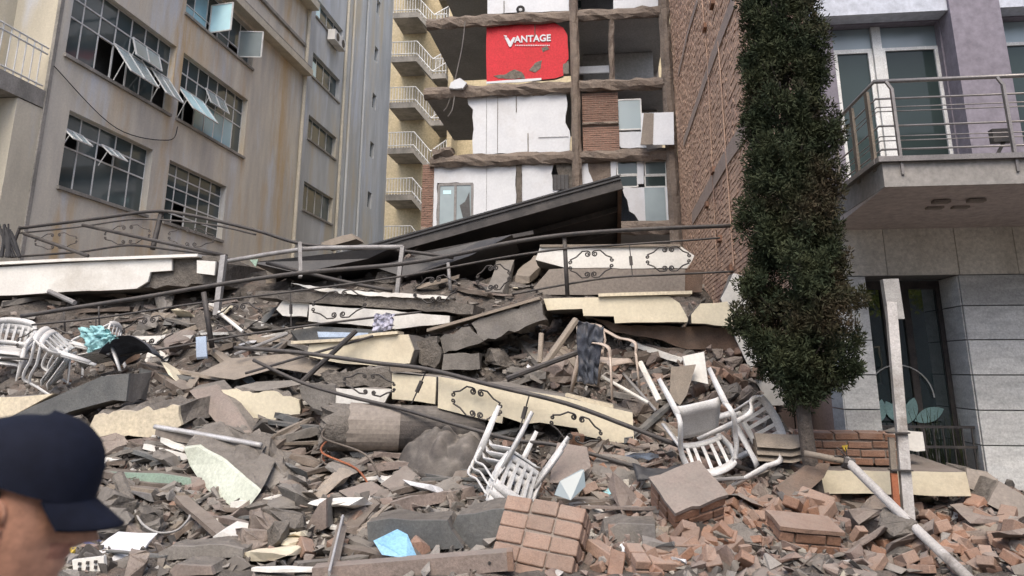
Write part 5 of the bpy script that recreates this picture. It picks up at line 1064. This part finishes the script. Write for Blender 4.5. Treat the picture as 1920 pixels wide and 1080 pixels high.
# ================================================================ CYPRESS
def foliage(mb, c, r, n, rng, ln=(.03, .07), wd=.010, upb=.35):
    for _ in range(n):
        d = Vector((rng.gauss(0, 1), rng.gauss(0, 1), rng.gauss(0, 1))).normalized(); p = c + Vector((d.x * r.x, d.y * r.y, d.z * r.z)) * rng.uniform(.35, 1)
        q = (d + Vector((0, 0, upb)) + Vector((rng.gauss(0, .5), rng.gauss(0, .5), rng.gauss(0, .5)))).normalized(); l = rng.uniform(*ln)
        s = q.cross(Vector((rng.gauss(0, 1), rng.gauss(0, 1), rng.gauss(0, 1)))).normalized() * wd * rng.uniform(.7, 1.3)
        m_ = p + q * l * .55
        mb.add([p - s * .4, p + s * .4, m_ + s, p + q * l, m_ - s], [(0, 1, 2, 3, 4)])
def cypress():
    rng = random.Random(12); base = at(1530, 970, Y=8.8); base.z = hgt(base.x, 8.8) - .25
    t = empty('cypress_tree', base, 'tall narrow dark cypress standing in the rubble on the right', 'tree')
    axis = lambda z: Vector((interp([(0, 2.06), (1.6, 2.03), (2.6, 2.10), (4, 2.12), (8, 2.3)], z), 8.8, z))
    tr = MB(); tr.tube([axis(-.1 + .3 * i) + Vector((.012 * math.sin(i), 0, 0)) for i in range(26)], .085, 10, taper=.03)
    tr.tube([base + Vector((0, 0, .0)), base + Vector((0, 0, .55))], .14, 10, taper=.08)
    for i in range(70):
        z = rng.uniform(1.5, 7.2); a = rng.uniform(0, 6.3); p = axis(z); e = p + Vector((math.cos(a) * .42, math.sin(a) * .42, .35)); tr.tube([p, (p + e) / 2 - Vector((0, 0, .05)), e], .02, 4, taper=.005)
    tr.build('trunk', 'bark', t)
    # half-width by height, read from the outline
    HW = [(1.35, .10), (1.5, .32), (1.7, .47), (2.0, .54), (2.4, .56), (2.8, .54), (3.3, .52), (3.9, .50), (4.6, .47), (5.4, .43), (6.2, .40), (7.2, .34), (8.2, .12)]
    cr_ = MB(); z = 1.38
    while z < 8.1:
        w = interp(HW, z); k = int(15 * w / .5 + 2)
        for i in range(k):
            a = rng.uniform(0, 6.283); f = rng.uniform(.2, 1.0) ** .6; lump = 1 + .34 * noise.noise(Vector((math.cos(a) * 1.4, math.sin(a) * 1.4, z * 2.1)))
            c = axis(z) + Vector((math.cos(a) * w * f * lump, math.sin(a) * w * f * lump, rng.uniform(-.06, .06)))
            if noise.noise(Vector((c.x * 3.2, c.y * 3.2, c.z * 2.4))) < -.34: continue
            s = rng.uniform(.06, .135); foliage(cr_, c, Vector((s, s, s * 1.25)), int(125 * s / .09), rng, (.03, .065), .0075)
        z += .062
    for px, py, n in ((1392, 590, 6), (1400, 610, 8), (1418, 632, 8), (1384, 600, 3), (1604, 560, 6), (1610, 640, 5), (1398, 545, 6), (1600, 690, 7), (1575, 712, 6), (1420, 520, 5)):   # tufts that stick out
        for _ in range(n):
            c = at(px + rng.uniform(-14, 14), py + rng.uniform(-14, 14), Y=8.75 + rng.uniform(-.15, .15)); foliage(cr_, c, Vector((.07, .07, .08)), 100, rng, (.03, .065), .0075)
    cr_.build('crown', 'leaf', t)
cypress()

# ================================================================ PERSON PASSING AT LOWER LEFT
def person():
    hx, hy = -.972, 1.25; root = empty('person', (hx - .02, hy, 0), 'person in a dark navy cap seen from the side, walking past at the lower left', 'person')
    # head: rings of a profile function, facing +X before turning
    zs = [-.125, -.115, -.10, -.085, -.07, -.058, -.048, -.040, -.032, -.024, -.014, -.004, .006, .016, .026, .036, .048, .062, .078, .094, .106, .114, .118]
    prof = {-.125: .045, -.115: .066, -.10: .082, -.085: .083, -.07: .083, -.058: .088, -.048: .085, -.040: .089, -.032: .087, -.024: .096, -.014: .120, -.004: .115, .006: .105, .016: .096, .026: .088, .036: .092, .048: .094, .062: .092, .078: .084, .094: .066, .106: .046, .114: .026, .118: .006}
    back = lambda z: .098 * math.sqrt(max(0, 1 - ((z - .03) / .105) ** 2)) if z > -.03 else .062 + .02 * (z + .03) / .1 + .02 * (1 if z > -.06 else .6)
    wid = lambda z: interp([(-.125, .03), (-.10, .048), (-.07, .058), (-.03, .066), (.02, .072), (.06, .073), (.09, .058), (.106, .038), (.118, .004)], z)
    vs = []; n = 40
    for z in zs:
        for j in range(n):
            a = 2 * math.pi * j / n; c, s = math.cos(a), math.sin(a)
            fr_x = prof[z] * (1.14 if z < .03 else 1.05); bx_ = max(.004, back(z)); w = wid(z)
            base = interp([(-.125, .04), (-.10, .070), (-.07, .075), (-.03, .078), (.02, .082), (.05, .088), (.08, .08), (.118, .005)], z)
            x = (c * base if c > 0 else c * bx_); y = s * w
            if c > 0:
                ridge = max(0, fr_x - base); nw = .16 if -.03 < z < .02 else .40; x += ridge * math.exp(-(s / nw) ** 2)
                if .010 < z < .036: x -= .011 * math.exp(-((abs(s) - .42) / .18) ** 2)              # eye hollow
                if .034 < z < .05: x += .004 * math.exp(-((abs(s) - .42) / .25) ** 2)
                if -.03 < z < .01: x += .005 * math.exp(-((abs(s) - .66) / .2) ** 2)
            vs.append((x, y, z))
    fs = [(i * n + j, i * n + (j + 1) % n, (i + 1) * n + (j + 1) % n, (i + 1) * n + j) for i in range(len(zs) - 1) for j in range(n)] + [tuple(range(n))[::-1], tuple((len(zs) - 1) * n + j for j in range(n))]
    fm = [0] * len(fs)
    for k, f in enumerate(fs[:-2]):
        z = zs[k // n]; a = 2 * math.pi * (k % n) / n
        if -.052 < z < -.030 and math.cos(a) > .86: fm[k] = 1
    HM = Matrix.Translation((hx + .012, hy, 1.470)) @ Matrix.Rotation(R(21), 4, 'Z') @ Matrix.Rotation(R(13), 4, 'Y')
    hd = MB(); hd.v = [tuple(HM @ Vector(v)) for v in vs]; hd.f = fs; hd.m = fm
    # body below: skinned skeleton, hands in the jacket pockets
    J = [((0, 0, .93), .15, -1), ((0, 0, 1.12), .155, 0), ((.0, 0, 1.28), .165, 1), ((-.01, 0, 1.33), .07, 2), ((.0, 0, 1.40), .055, 3)]
    for s in (-1, 1):
        b = len(J); J += [((0, .17 * s, 1.27), .07, 2), ((-.05, .23 * s, 1.02), .055, b), ((.10, .17 * s, .92), .05, b + 1), ((.14, .12 * s, .90), .05, b + 2)]
        b = len(J); J += [((.02, .09 * s, .86), .10, 0), ((.06 * s + .02, .10 * s, .48), .07, b), ((.10 * s - .02, .10 * s, .09), .05, b + 1), ((.10 * s + .12, .10 * s, .05), .042, b + 2)]
    me = bpy.data.meshes.new('b'); me.from_pydata([j[0] for j in J], [(j[2], i) for i, j in enumerate(J) if j[2] >= 0], []); ob = bpy.data.objects.new('b', me); COL.objects.link(ob)
    ob.modifiers.new('s', 'SKIN'); ob.modifiers.new('d', 'SUBSURF').levels = 2
    for i, j in enumerate(J): me.skin_vertices[0].data[i].radius = (j[1], j[1])
    me.skin_vertices[0].data[0].use_root = True
    dg = bpy.context.evaluated_depsgraph_get(); ev = ob.evaluated_get(dg).to_mesh()
    o = len(hd.v); hd.v += [tuple(Vector((hx - .03, hy, -.0)) + v.co) for v in ev.vertices]
    for p in ev.polygons:
        hd.f.append(tuple(i + o for i in p.vertices)); hd.m.append(0 if p.center.z > 1.345 else 2)
    ob.evaluated_get(dg).to_mesh_clear(); bpy.data.objects.remove(ob)
    bd = hd.build('body', ['skin', 'lips', 'jacket'], root, True)
    def put(mb, nm, mm, sm_=True, par=root):
        mb.v = [tuple(HM @ Vector(v)) for v in mb.v]; return mb.build(nm, mm, par, sm_)
    cap = MB(); vs = []; n = 36; lv = [0, .018, .04, .062, .080, .095, .105, .111]                      # crown of the cap, flattish top
    for h in lv:
        t = h / .111; k = (1 - t ** 3.2) ** .5 if t < 1 else .02
        for j in range(n):
            a = 2 * math.pi * j / n; c, s = math.cos(a), math.sin(a); vs.append((c * (.108 if c > 0 else .112) * max(k, .03) * (1 + .012 * math.sin(a * 6)) - .004 * t, s * .088 * max(k, .03), .049 + h + (-.012 * c if h == 0 else .006 * c)))
    fs = [(i * n + j, i * n + (j + 1) % n, (i + 1) * n + (j + 1) % n, (i + 1) * n + j) for i in range(len(lv) - 1) for j in range(n)] + [tuple((len(lv) - 1) * n + j for j in range(n))]
    cap.add(vs, fs); cp = put(cap, 'cap', 'capnavy')
    br = MB(); vs = []; k, q = 16, 5                                                                  # curved brim
    for lay in (0, -.004):
        for i in range(k + 1):
            a = R(-64 + 128 * i / k)
            for j in range(q + 1):
                r = j / q; x = .098 * math.cos(a) + r * .064 * math.cos(a) ** .7 + .004; y = .086 * math.sin(a) * (1 - .10 * r); vs.append((x, y, .048 - .030 * r - 2.6 * y * y * (.2 + .8 * r) + lay))
    N = (k + 1) * (q + 1); F = [(i * (q + 1) + j, i * (q + 1) + j + 1, (i + 1) * (q + 1) + j + 1, (i + 1) * (q + 1) + j) for i in range(k) for j in range(q)]
    F += [tuple(N + a for a in f[::-1]) for f in F]
    ring = [i * (q + 1) + q for i in range(k + 1)]; F += [(a, b, N + b, N + a) for a, b in zip(ring, ring[1:])]
    br.add(vs, F); put(br, 'brim', 'capnavy', True, cp)
    ha = MB(); vs = []; n2 = 18                                                                       # short hair at temple and nape
    for i in range(5):
        z = .045 - i * .018
        for j in range(n2 + 1):
            a = R(96 + (168) * j / n2); c, s = math.cos(a), math.sin(a); vs.append((c * (.086 if c > 0 else max(.02, back(z)) + .003), s * (wid(z) + .004) * 1.02, z if c < .1 or i < 3 else .012))
    ha.add(vs, [(i * (n2 + 1) + j, i * (n2 + 1) + j + 1, (i + 1) * (n2 + 1) + j + 1, (i + 1) * (n2 + 1) + j) for i in range(4) for j in range(n2)]); put(ha, 'hair', 'hair')
    for s in (-1, 1):
        e = MB(); e.tube([(-.012 + .017 * math.cos(t), s * (.071 + .006 * math.sin(t * .5)), .0 + .030 * math.sin(t)) for t in [i * .5 for i in range(13)]], .005, 6); e.tube([(-.012, s * .068, -.02), (-.012, s * .074, .02)], .012, 8); put(e, 'ear', 'skin')
        e = MB(); e.obox((.0765, s * .032, .0225), (.012, .024, .006)); put(e, 'eye', 'eyewhite'); e = MB(); e.tube([(.088, s * .018, .041), (.086, s * .034, .045), (.074, s * .050, .041)], .0035, 5); put(e, 'eyebrow', 'hair')
person()

# ================================================================ LOOSE DEBRIS: boards, bricks, lumps and flat pieces, each its own thing
LAND = [((1530, 930), 'around the cypress trunk'), ((1020, 990), 'beside the large tilted brick block'), ((1290, 930), 'around the plastered brick lump'), ((950, 880), 'near the upside-down chair stack'), ((740, 850), 'in front of the fallen column'), ((740, 1020), 'around the light-blue plastic piece'), ((430, 1000), 'in front of the pale green slab'), ((260, 1040), 'beside the person'), ((1750, 1000), 'under the long white pole'), ((1860, 1000), 'below the kerb blocks'), ((1330, 680), 'on the slope behind the overturned chair'), ((1150, 700), 'around the beige chair'), ((600, 650), 'around the floor edge under the shirt'), ((250, 620), 'under the scrolled railing at left'), ((420, 760), 'around the maroon plank'), ((90, 720), 'among the tipped chairs at left'), ((640, 540), 'behind the pipe frame'), ((900, 640), 'under the slanting grey beam'), ((250, 870), 'on the layered boards'), ((1180, 880), 'below the sloping railing'), ((450, 460), 'along the heap top at left')]
def where(px): return min(LAND, key=lambda l: (l[0][0] - px[0]) ** 2 + (l[0][1] - px[1]) ** 2)[1]
rg = random.Random(21)
PLACED = []
def bars(name, segs, cat):
    for (ax_, ay, bx_, by, w, mm) in segs:
        a, b = S(ax_, ay), S(bx_, by); 
        if abs(a.y - b.y) > 1.6: b = at(bx_, by, Y=a.y + (1.0 if b.y > a.y else -1.0))
        a, b = a + Vector((0, -.05, .05)), b + Vector((0, -.05, .05)); wd = w / 1450 * ((a + b) / 2).y
        m = rough_bar(a, b, wd * rg.uniform(1.0, 1.6), wd * .62, .12 * wd); ob_ = m.build(name, mm); PLACED.append(((ax_ + bx_) / 2, ob_)); tag(ob_, ('long ' if (b - a).length > .75 else 'short ') + {'wood': 'dusty grey', 'palewood': 'tan', 'pinkslab': 'pinkish', 'concrete': 'grey', 'brownwood': 'dark brown', 'creamwhite': 'white', 'greyslab': 'dark grey'}[mm] + ' strip lying ' + where(((ax_ + bx_) / 2, (ay + by) / 2)), cat, 'boards and strips strewn over the heap')
def rough_bar(a, b, wx, wz, jit):
    d = (b - a).normalized(); u = d.cross(Vector((0, 0, 1))).normalized(); w = u.cross(d); k = 4; vs = []; m = MB()
    for i in range(k + 1):
        p = a + (b - a) * i / k
        for x, z in ((-1, -1), (1, -1), (1, 1), (-1, 1)): vs.append(p + u * (x * wx / 2 + rg.uniform(-jit, jit)) + w * (z * wz / 2 + rg.uniform(-jit, jit)) + d * (rg.uniform(-jit, jit) * 3 if i in (0, k) else 0))
    m.add(vs, [(i * 4 + j, i * 4 + (j + 1) % 4, (i + 1) * 4 + (j + 1) % 4, (i + 1) * 4 + j) for i in range(k) for j in range(4)] + [(3, 2, 1, 0), (4 * k, 4 * k + 1, 4 * k + 2, 4 * k + 3)]); return m
bars('board', [(736, 957, 881, 929, 26, 'pinkslab'), (660, 1005, 730, 930, 20, 'wood'), (675, 1008, 733, 952, 9, 'palewood'), (735, 932, 820, 912, 16, 'wood'), (405, 1018, 500, 975, 16, 'palewood'), (450, 1015, 560, 975, 20, 'wood'), (480, 1022, 565, 992, 14, 'concrete'), (530, 890, 582, 940, 16, 'wood'), (500, 850, 545, 895, 14, 'concrete'), (535, 880, 600, 898, 18, 'pinkslab'), (505, 866, 575, 850, 18, 'pinkslab'), (515, 835, 600, 812, 24, 'concrete'), (490, 842, 610, 836, 8, 'palewood'), (560, 845, 640, 830, 8, 'palewood'), (650, 1040, 745, 1055, 24, 'wood'), (690, 1055, 560, 1070, 16, 'concrete'), (260, 1040, 330, 1000, 10, 'wood'), (300, 1030, 345, 985, 9, 'palewood'), (225, 1040, 300, 1010, 10, 'palewood'), (320, 1020, 365, 988, 16, 'wood'), (275, 690, 355, 740, 22, 'wood'), (430, 720, 275, 690, 10, 'palewood'), (200, 745, 300, 700, 12, 'wood'), (230, 690, 262, 672, 16, 'brownwood'), (880, 830, 975, 812, 10, 'creamwhite'), (1240, 1005, 1290, 970, 14, 'palewood'), (1100, 920, 1165, 975, 12, 'palewood'), (1400, 912, 1440, 880, 10, 'palewood'), (1320, 960, 1385, 900, 10, 'wood'), (850, 920, 885, 880, 20, 'wood'), (960, 700, 1030, 712, 20, 'concrete'), (1175, 690, 1240, 668, 18, 'wood'), (1190, 712, 1240, 700, 14, 'concrete'), (1050, 660, 1090, 705, 16, 'palewood'), (940, 660, 990, 640, 22, 'palewood'), (930, 680, 960, 640, 20, 'greyslab'), (1170, 672, 1290, 662, 16, 'wood'), (1400, 700, 1500, 742, 34, 'brownwood'), (1340, 690, 1395, 735, 30, 'brownwood'), (1480, 905, 1530, 890, 12, 'wood'), (1580, 945, 1640, 985, 24, 'wood'), (1640, 950, 1690, 1000, 10, 'palewood'), (1650, 1042, 1710, 1040, 18, 'concrete'), (330, 600, 395, 570, 14, 'concrete'), (180, 640, 250, 655, 12, 'wood'), (290, 650, 372, 620, 12, 'palewood'), (420, 655, 520, 640, 10, 'palewood'), (250, 640, 365, 638, 10, 'creamwhite'), (440, 600, 530, 625, 12, 'concrete'), (470, 640, 560, 648, 9, 'palewood'), (380, 640, 470, 655, 9, 'greyslab'), (520, 660, 420, 700, 10, 'wood'), (640, 690, 730, 700, 14, 'wood'), (10, 575, 110, 560, 14, 'concrete'), (20, 560, 120, 575, 10, 'palewood'), (150, 590, 250, 585, 12, 'wood'), (560, 480, 700, 500, 10, 'wood'), (450, 470, 600, 480, 12, 'palewood'), (300, 470, 420, 462, 14, 'wood'), (980, 530, 1020, 490, 22, 'palewood'), (930, 560, 950, 500, 24, 'concrete'), (850, 545, 920, 560, 12, 'wood'), (780, 545, 860, 525, 10, 'palewood'), (600, 1078, 480, 1076, 10, 'creamwhite'), (1190, 775, 1230, 815, 10, 'creamwhite'), (1240, 810, 1275, 835, 8, 'creamwhite')], 'board')

def inpoly(x, y, q):
    c = False; j = len(q) - 1
    for i in range(len(q)):
        if (q[i][1] > y) != (q[j][1] > y) and x < (q[j][0] - q[i][0]) * (y - q[i][1]) / (q[j][1] - q[i][1]) + q[i][0]: c = not c
        j = i
    return c
def rectpoly(a, b, c, d): KEEP.append([(a, b), (c, b), (c, d), (a, d)])
for q in ((595, 755, 760, 850), (755, 800, 905, 890), (880, 770, 1050, 930), (1235, 715, 1470, 895), (935, 930, 1105, 1055), (1235, 895, 1335, 1000), (698, 990, 785, 1048), (600, 1035, 965, 1080), (610, 980, 660, 1080), (1075, 595, 1180, 760), (0, 585, 235, 745), (1430, 985, 1590, 1050), (130, 1040, 200, 1080), (205, 890, 260, 960), (250, 940, 360, 1000), (1500, 770, 1740, 890)): rectpoly(*q)
rseg = []
for i in range(430):
    x, y = rg.uniform(0, 1300), rg.triangular(500, 1070, 850); a = rg.gauss(0, .4); l = rg.uniform(45, 150) * (y / 800); 
    if any(inpoly(x, y, q) for q in KEEP): continue
    rseg.append((x - l / 2 * math.cos(a), y - l / 2 * math.sin(a), x + l / 2 * math.cos(a), y + l / 2 * math.sin(a), rg.uniform(6, 17), rg.choice(('wood', 'wood', 'palewood', 'concrete', 'pinkslab', 'greyslab', 'creamwhite'))))
bars('board', rseg, 'board')
def hull(rng, size, n=11):
    bm = bmesh.new()
    for _ in range(n):
        v = Vector((rng.uniform(-1, 1), rng.uniform(-1, 1), rng.uniform(-1, 1))); v /= max(abs(v.x), abs(v.y), abs(v.z)); bm.verts.new((v.x * size[0] * rng.uniform(.75, 1), v.y * size[1] * rng.uniform(.75, 1), v.z * size[2] * rng.uniform(.75, 1)))
    r = bmesh.ops.convex_hull(bm, input=bm.verts[:]); bmesh.ops.delete(bm, geom=[g for g in r['geom_interior'] if isinstance(g, bmesh.types.BMVert)], context='VERTS')
    return bm
def tmpl(name, mm, size, n, k, bev=0.0):
    out = []
    for i in range(k):
        bm = hull(rg, size, n); 
        if bev: bmesh.ops.bevel(bm, geom=bm.edges[:], offset=bev, segments=1, affect='EDGES')
        bmesh.ops.triangulate(bm, faces=bm.faces[:]); bmesh.ops.subdivide_edges(bm, edges=[e for e in bm.edges if e.calc_length() > .5], cuts=1, use_grid_fill=False); bmesh.ops.triangulate(bm, faces=bm.faces[:])
        for v in bm.verts: v.co += Vector((rg.gauss(0, .035), rg.gauss(0, .035), rg.gauss(0, .025 if size[2] < .3 else .035)))
        me = bpy.data.meshes.new(name); bm.to_mesh(me); bm.free(); me.materials.append(MATS[mm]); out.append(me)
    return out
def brick_t(mm, k):
    out = []
    for i in range(k):
        L = 1.0 if i < k / 2 else rg.uniform(.5, .8); bm = bmesh.new(); bmesh.ops.create_cube(bm, size=1)
        for v in bm.verts:
            v.co = Vector((v.co.x * 2 * L, v.co.y * 1.0, v.co.z * .62))
            if v.co.x > 0 and i >= k / 2: v.co.x += rg.uniform(-.28, .12)
        bmesh.ops.bevel(bm, geom=bm.edges[:], offset=.05, segments=1, affect='EDGES')
        for v in bm.verts: v.co += Vector((rg.uniform(-.02, .02), rg.uniform(-.02, .02), rg.uniform(-.02, .02)))
        me = bpy.data.meshes.new('brick'); bm.to_mesh(me); bm.free(); me.materials.append(MATS[mm]); out.append(me)
    return out
T = {'lump': {m: tmpl('concrete_lump', m, (1, .8, .6), 12, 5, .04) for m in ('concrete', 'rawconc', 'pinkslab', 'mortar')}, 'flat': {m: tmpl('flat_fragment', m, (1, .75, .13), 14, 5) for m in ('concrete', 'pinkslab', 'creamwhite', 'greyslab', 'cream', 'palewood', 'paper', 'paleblue')}, 'brick': {m: brick_t(m, 6) for m in ('brick', 'brickdust')}}
CW = {'concrete': 'grey concrete', 'rawconc': 'rough brown', 'pinkslab': 'pinkish', 'mortar': 'sandy mortar', 'creamwhite': 'white plaster', 'greyslab': 'dark grey', 'cream': 'cream plaster', 'palewood': 'tan board', 'paper': 'white card', 'paleblue': 'pale blue', 'brick': 'red', 'brickdust': 'dusty pink'}
def redness(x, y): return sm((x - 850) / 520) * (1 if y > 620 else .2) + (.12 if y > 850 else 0)
def place(kind, px, py, size, emb=.3):
    p = S(px, py); mm = pick(kind, px, py); me = rg.choice(T[kind][mm]); sz = size
    nm = {'lump': 'concrete_lump', 'flat': 'flat_fragment', 'brick': 'brick_piece'}[kind]; o = bpy.data.objects.new(nm, me); COL.objects.link(o)
    if kind == 'brick': o.scale = (sz, sz, sz); tilt = 28
    else: o.scale = (sz * rg.uniform(.8, 1.25), sz * rg.uniform(.8, 1.2), sz * rg.uniform(.8, 1.2) if kind == 'lump' else sz * rg.uniform(.9, 1.5)); tilt = 20 if kind == 'lump' else 17
    o.rotation_euler = (R(rg.gauss(18 if kind == 'flat' else 6, tilt)), R(rg.gauss(0, tilt)), rg.uniform(0, 6.28))
    o.location = p + Vector((0, .0, sz * (emb + .12)))
    PLACED.append((px, o))
    big = 'big ' if sz > (.24 if kind != 'brick' else .125) else ('small ' if sz < .11 else '')
    if kind == 'lump': tag(o, f'{big}{CW[mm]} lump lying {where((px, py))}', 'rubble', 'lumps of rubble')
    elif kind == 'flat': tag(o, f'{big}flat {CW[mm]} fragment lying {where((px, py))}', 'fragment', 'flat fragments of rubble')
    else: tag(o, f'{"tilted" if abs(o.rotation_euler.x) + abs(o.rotation_euler.y) > .55 else "flat-lying"} {"whole" if T[kind][mm].index(me) < 3 else "broken"} {CW[mm]} brick {where((px, py))}', 'brick', 'loose bricks')
def pick(kind, x, y):
    r = redness(x, y)
    if kind == 'brick': return 'brick' if rg.random() < .45 else 'brickdust'
    if kind == 'lump': return rg.choices(('concrete', 'rawconc', 'pinkslab', 'mortar'), (1.2 - r, 1.0, .3 + r, .3 + r))[0]
    return rg.choices(('concrete', 'pinkslab', 'creamwhite', 'greyslab', 'cream', 'palewood', 'paper', 'paleblue'), (1.0, .5 + r, .34, .3, .22, .4, .1, .07))[0]
def rand_px():
    while True:
        y = rg.triangular(485, 1085, 1000); x = rg.uniform(-20, 1935)
        if y < 560 and x > 1000: continue
        if x > 1560 and y < 930: continue
        if x > 1400 and y < 660: continue
        if any(inpoly(x + dx, y + dy, q) for q in KEEP for dx, dy in ((0, 0), (22, -12), (-22, -12), (0, -30), (0, 12))): continue
        return x, y
for i in range(200):
    x, y = rand_px()
    while x > 1100 and rg.random() < .55: x, y = rand_px()
    place('lump', x, y, rg.choice((.06, .08, .10, .14, .19, .27)) * rg.uniform(.8, 1.2) * (1 if y > 620 else 1.2))
for i in range(270):
    x, y = rand_px()
    while x > 1100 and rg.random() < .6: x, y = rand_px()
    place('flat', x, y, rg.choice((.08, .11, .15, .20, .27)) * rg.uniform(.8, 1.15), .25)
n = 0
while n < 150:
    x, y = rand_px()
    if rg.random() < redness(x, y) * 1.1: place('brick', x, y, rg.uniform(.105, .14), .25); n += 1
for (x, y, s) in ((1330, 885, .13), (1395, 960, .135), (1350, 1025, .15), (1285, 1015, .12), (1420, 1030, .13), (1170, 1005, .12), (1395, 925, .13), (1340, 965, .14), (1115, 870, .14), (1080, 850, .15), (1690, 955, .12), (1770, 985, .13), (1855, 1000, .15), (1890, 985, .14), (1610, 960, .14), (1650, 980, .14)): place('brick', x, y, s, .4)
for i in range(90):
    while True:
        x, y = rg.uniform(1090, 1930), rg.uniform(880, 1080)
        if not any(inpoly(x + dx, y + dy, q) for q in KEEP for dx, dy in ((0, 0), (0, -20))): break
    place('brick', x, y, rg.uniform(.09, .17), .35)
# brick slope in front of the party wall
for i in range(46):
    x, y = rg.uniform(1290, 1560), rg.uniform(655, 775); place('brick' if rg.random() < .6 else 'lump', x, y, rg.uniform(.12, .2), .5)

ORD = 'first second third fourth fifth sixth seventh eighth ninth tenth eleventh twelfth thirteenth fourteenth fifteenth sixteenth seventeenth eighteenth nineteenth twentieth'.split()
by = {}
for px_, o in PLACED: by.setdefault(o['label'], []).append((px_, o))
for lab, L_ in by.items():
    if len(L_) > 1:
        L_.sort(key=lambda e: e[0])
        for i, (px_, o) in enumerate(L_):
            o['label'] = lab + ', ' + ('leftmost' if i == 0 else 'rightmost' if i == len(L_) - 1 else (ORD[min(i, 19)] + ' from left' if i <= len(L_) / 2 else ORD[min(len(L_) - 1 - i, 19)] + ' from right'))
# small fragments nobody could count: one joined object for each stuff
def frags(name, label, mm, count, sizes, zone):
    import numpy as np
    rng = np.random.default_rng(len(name)); tm = []
    for i in range(10):
        bm = hull(rg, (1, .8, .35 if i % 2 else .7), 9); bmesh.ops.triangulate(bm, faces=bm.faces[:]); bm.verts.index_update(); tm.append((np.array([v.co[:] for v in bm.verts]), np.array([[v.index for v in f.verts] for f in bm.faces]))); bm.free()
    V, Fc, off = [], [], 0
    for _ in range(count):
        x, y = zone()
        p = S(x, y); v, f = tm[rg.randrange(10)]; s = rg.choice(sizes) * rg.uniform(.7, 1.3)
        M = np.array(Euler((rg.gauss(0, .6), rg.gauss(0, .6), rg.uniform(0, 6.28))).to_matrix())
        V.append((v * s) @ M.T + np.array([p.x + rg.uniform(-.06, .06), p.y + rg.uniform(-.06, .06), p.z + s * .25])); Fc.append(f + off); off += len(v)
    me = bpy.data.meshes.new(name); me.from_pydata(np.concatenate(V).tolist(), [], np.concatenate(Fc).tolist()); me.materials.append(MATS[mm])
    o = bpy.data.objects.new(name, me); COL.objects.link(o); tag(o, label, 'rubble', None, 'stuff')
def z_any():
    y = rg.triangular(470, 1095, 960); x = rg.uniform(-40, 1400 if y < 700 else 1960); return x, y
def z_red():
    while True:
        x, y = z_any()
        if rg.random() < redness(x, y) + .04: return x, y
frags('concrete_crumbs', 'small grey concrete crumbs and chips covering the heap', 'frag_grey', 13000, (.018, .025, .035, .05, .07, .09), z_any)
frags('brick_crumbs', 'small broken brick crumbs among the rubble on the right', 'frag_brick', 6000, (.018, .025, .035, .05, .07, .09), z_red)
frags('plaster_crumbs', 'small pale plaster chips sprinkled over the heap', 'frag_light', 2200, (.015, .02, .03, .045, .06), z_any)
t = MB()
for i in range(420):                                             # twigs, laths and wire ends
    x, y = z_any(); p = S(x, y) + Vector((0, 0, .03)); a = rg.uniform(0, 6.28); l = rg.uniform(.12, .5); d = Vector((math.cos(a) * l, math.sin(a) * l * .6, rg.gauss(.1, .2) * l)); s_ = rg.uniform(.006, .018)
    t.bar(p - d / 2, p + d / 2, s_, s_ * rg.uniform(.5, 2))
o = t.build('splinters', 'wood', raw=True); tag(o, 'thin splinters and laths strewn through the rubble', 'splinters', None, 'stuff')
# ================================================================ ACROSS THE STREET (seen only as reflections in the glass)
mat('leaflight', (.30, .34, .04), (.42, .40, .06), 3, .7, 0, 20, 0, 0)
def street_tree(x, y, lab, seed):
    rng = random.Random(seed); t = empty('street_tree', (x, y, 0), lab, 'tree', 'trees across the street')
    tr = MB(); tr.tube([(x, y, 0), (x + .05, y, 1.5), (x, y, 3.2), (x + .1, y, 5)], .16, 8, taper=.05); tr.build('trunk', 'bark', t)
    cr_ = MB()
    for i in range(70):
        d = Vector((rng.gauss(0, 1), rng.gauss(0, 1), rng.gauss(0, 1))).normalized(); c = Vector((x, y, 4.9)) + Vector((d.x * 1.7, d.y * 1.7, d.z * 1.6)) * rng.uniform(.3, 1); foliage(cr_, c, Vector((.4, .4, .35)), 40, rng, (.12, .24), .05)
    cr_.build('crown', 'leaflight', t)
street_tree(9.5, -7.5, 'leafy yellow-green street tree across the road, nearer the ruin', 1); street_tree(12.8, -8.2, 'leafy yellow-green street tree across the road, further right', 2)
ab = empty('street_building', (8, -14, 0), 'plain pale three-storey building across the street', 'building')
fa = lambda u, v, d: (u, -14 - d, v)
hs = [(-6 + 4 * i, -4 + 4 * i, z, z + 1.6) for i in range(8) for z in (1.0, 4.2, 7.6)]
m = MB(); wall_holes(m, fa, -9, 28, 0, 12, hs, 0, .2); m.build('wall', 'greige', ab)
for h in hs: MB().box((h[0] + .01, -14.25, h[2] + .01), (h[1] - .01, -14.2, h[3] - .01)).build('window', 'doorglass', ab)
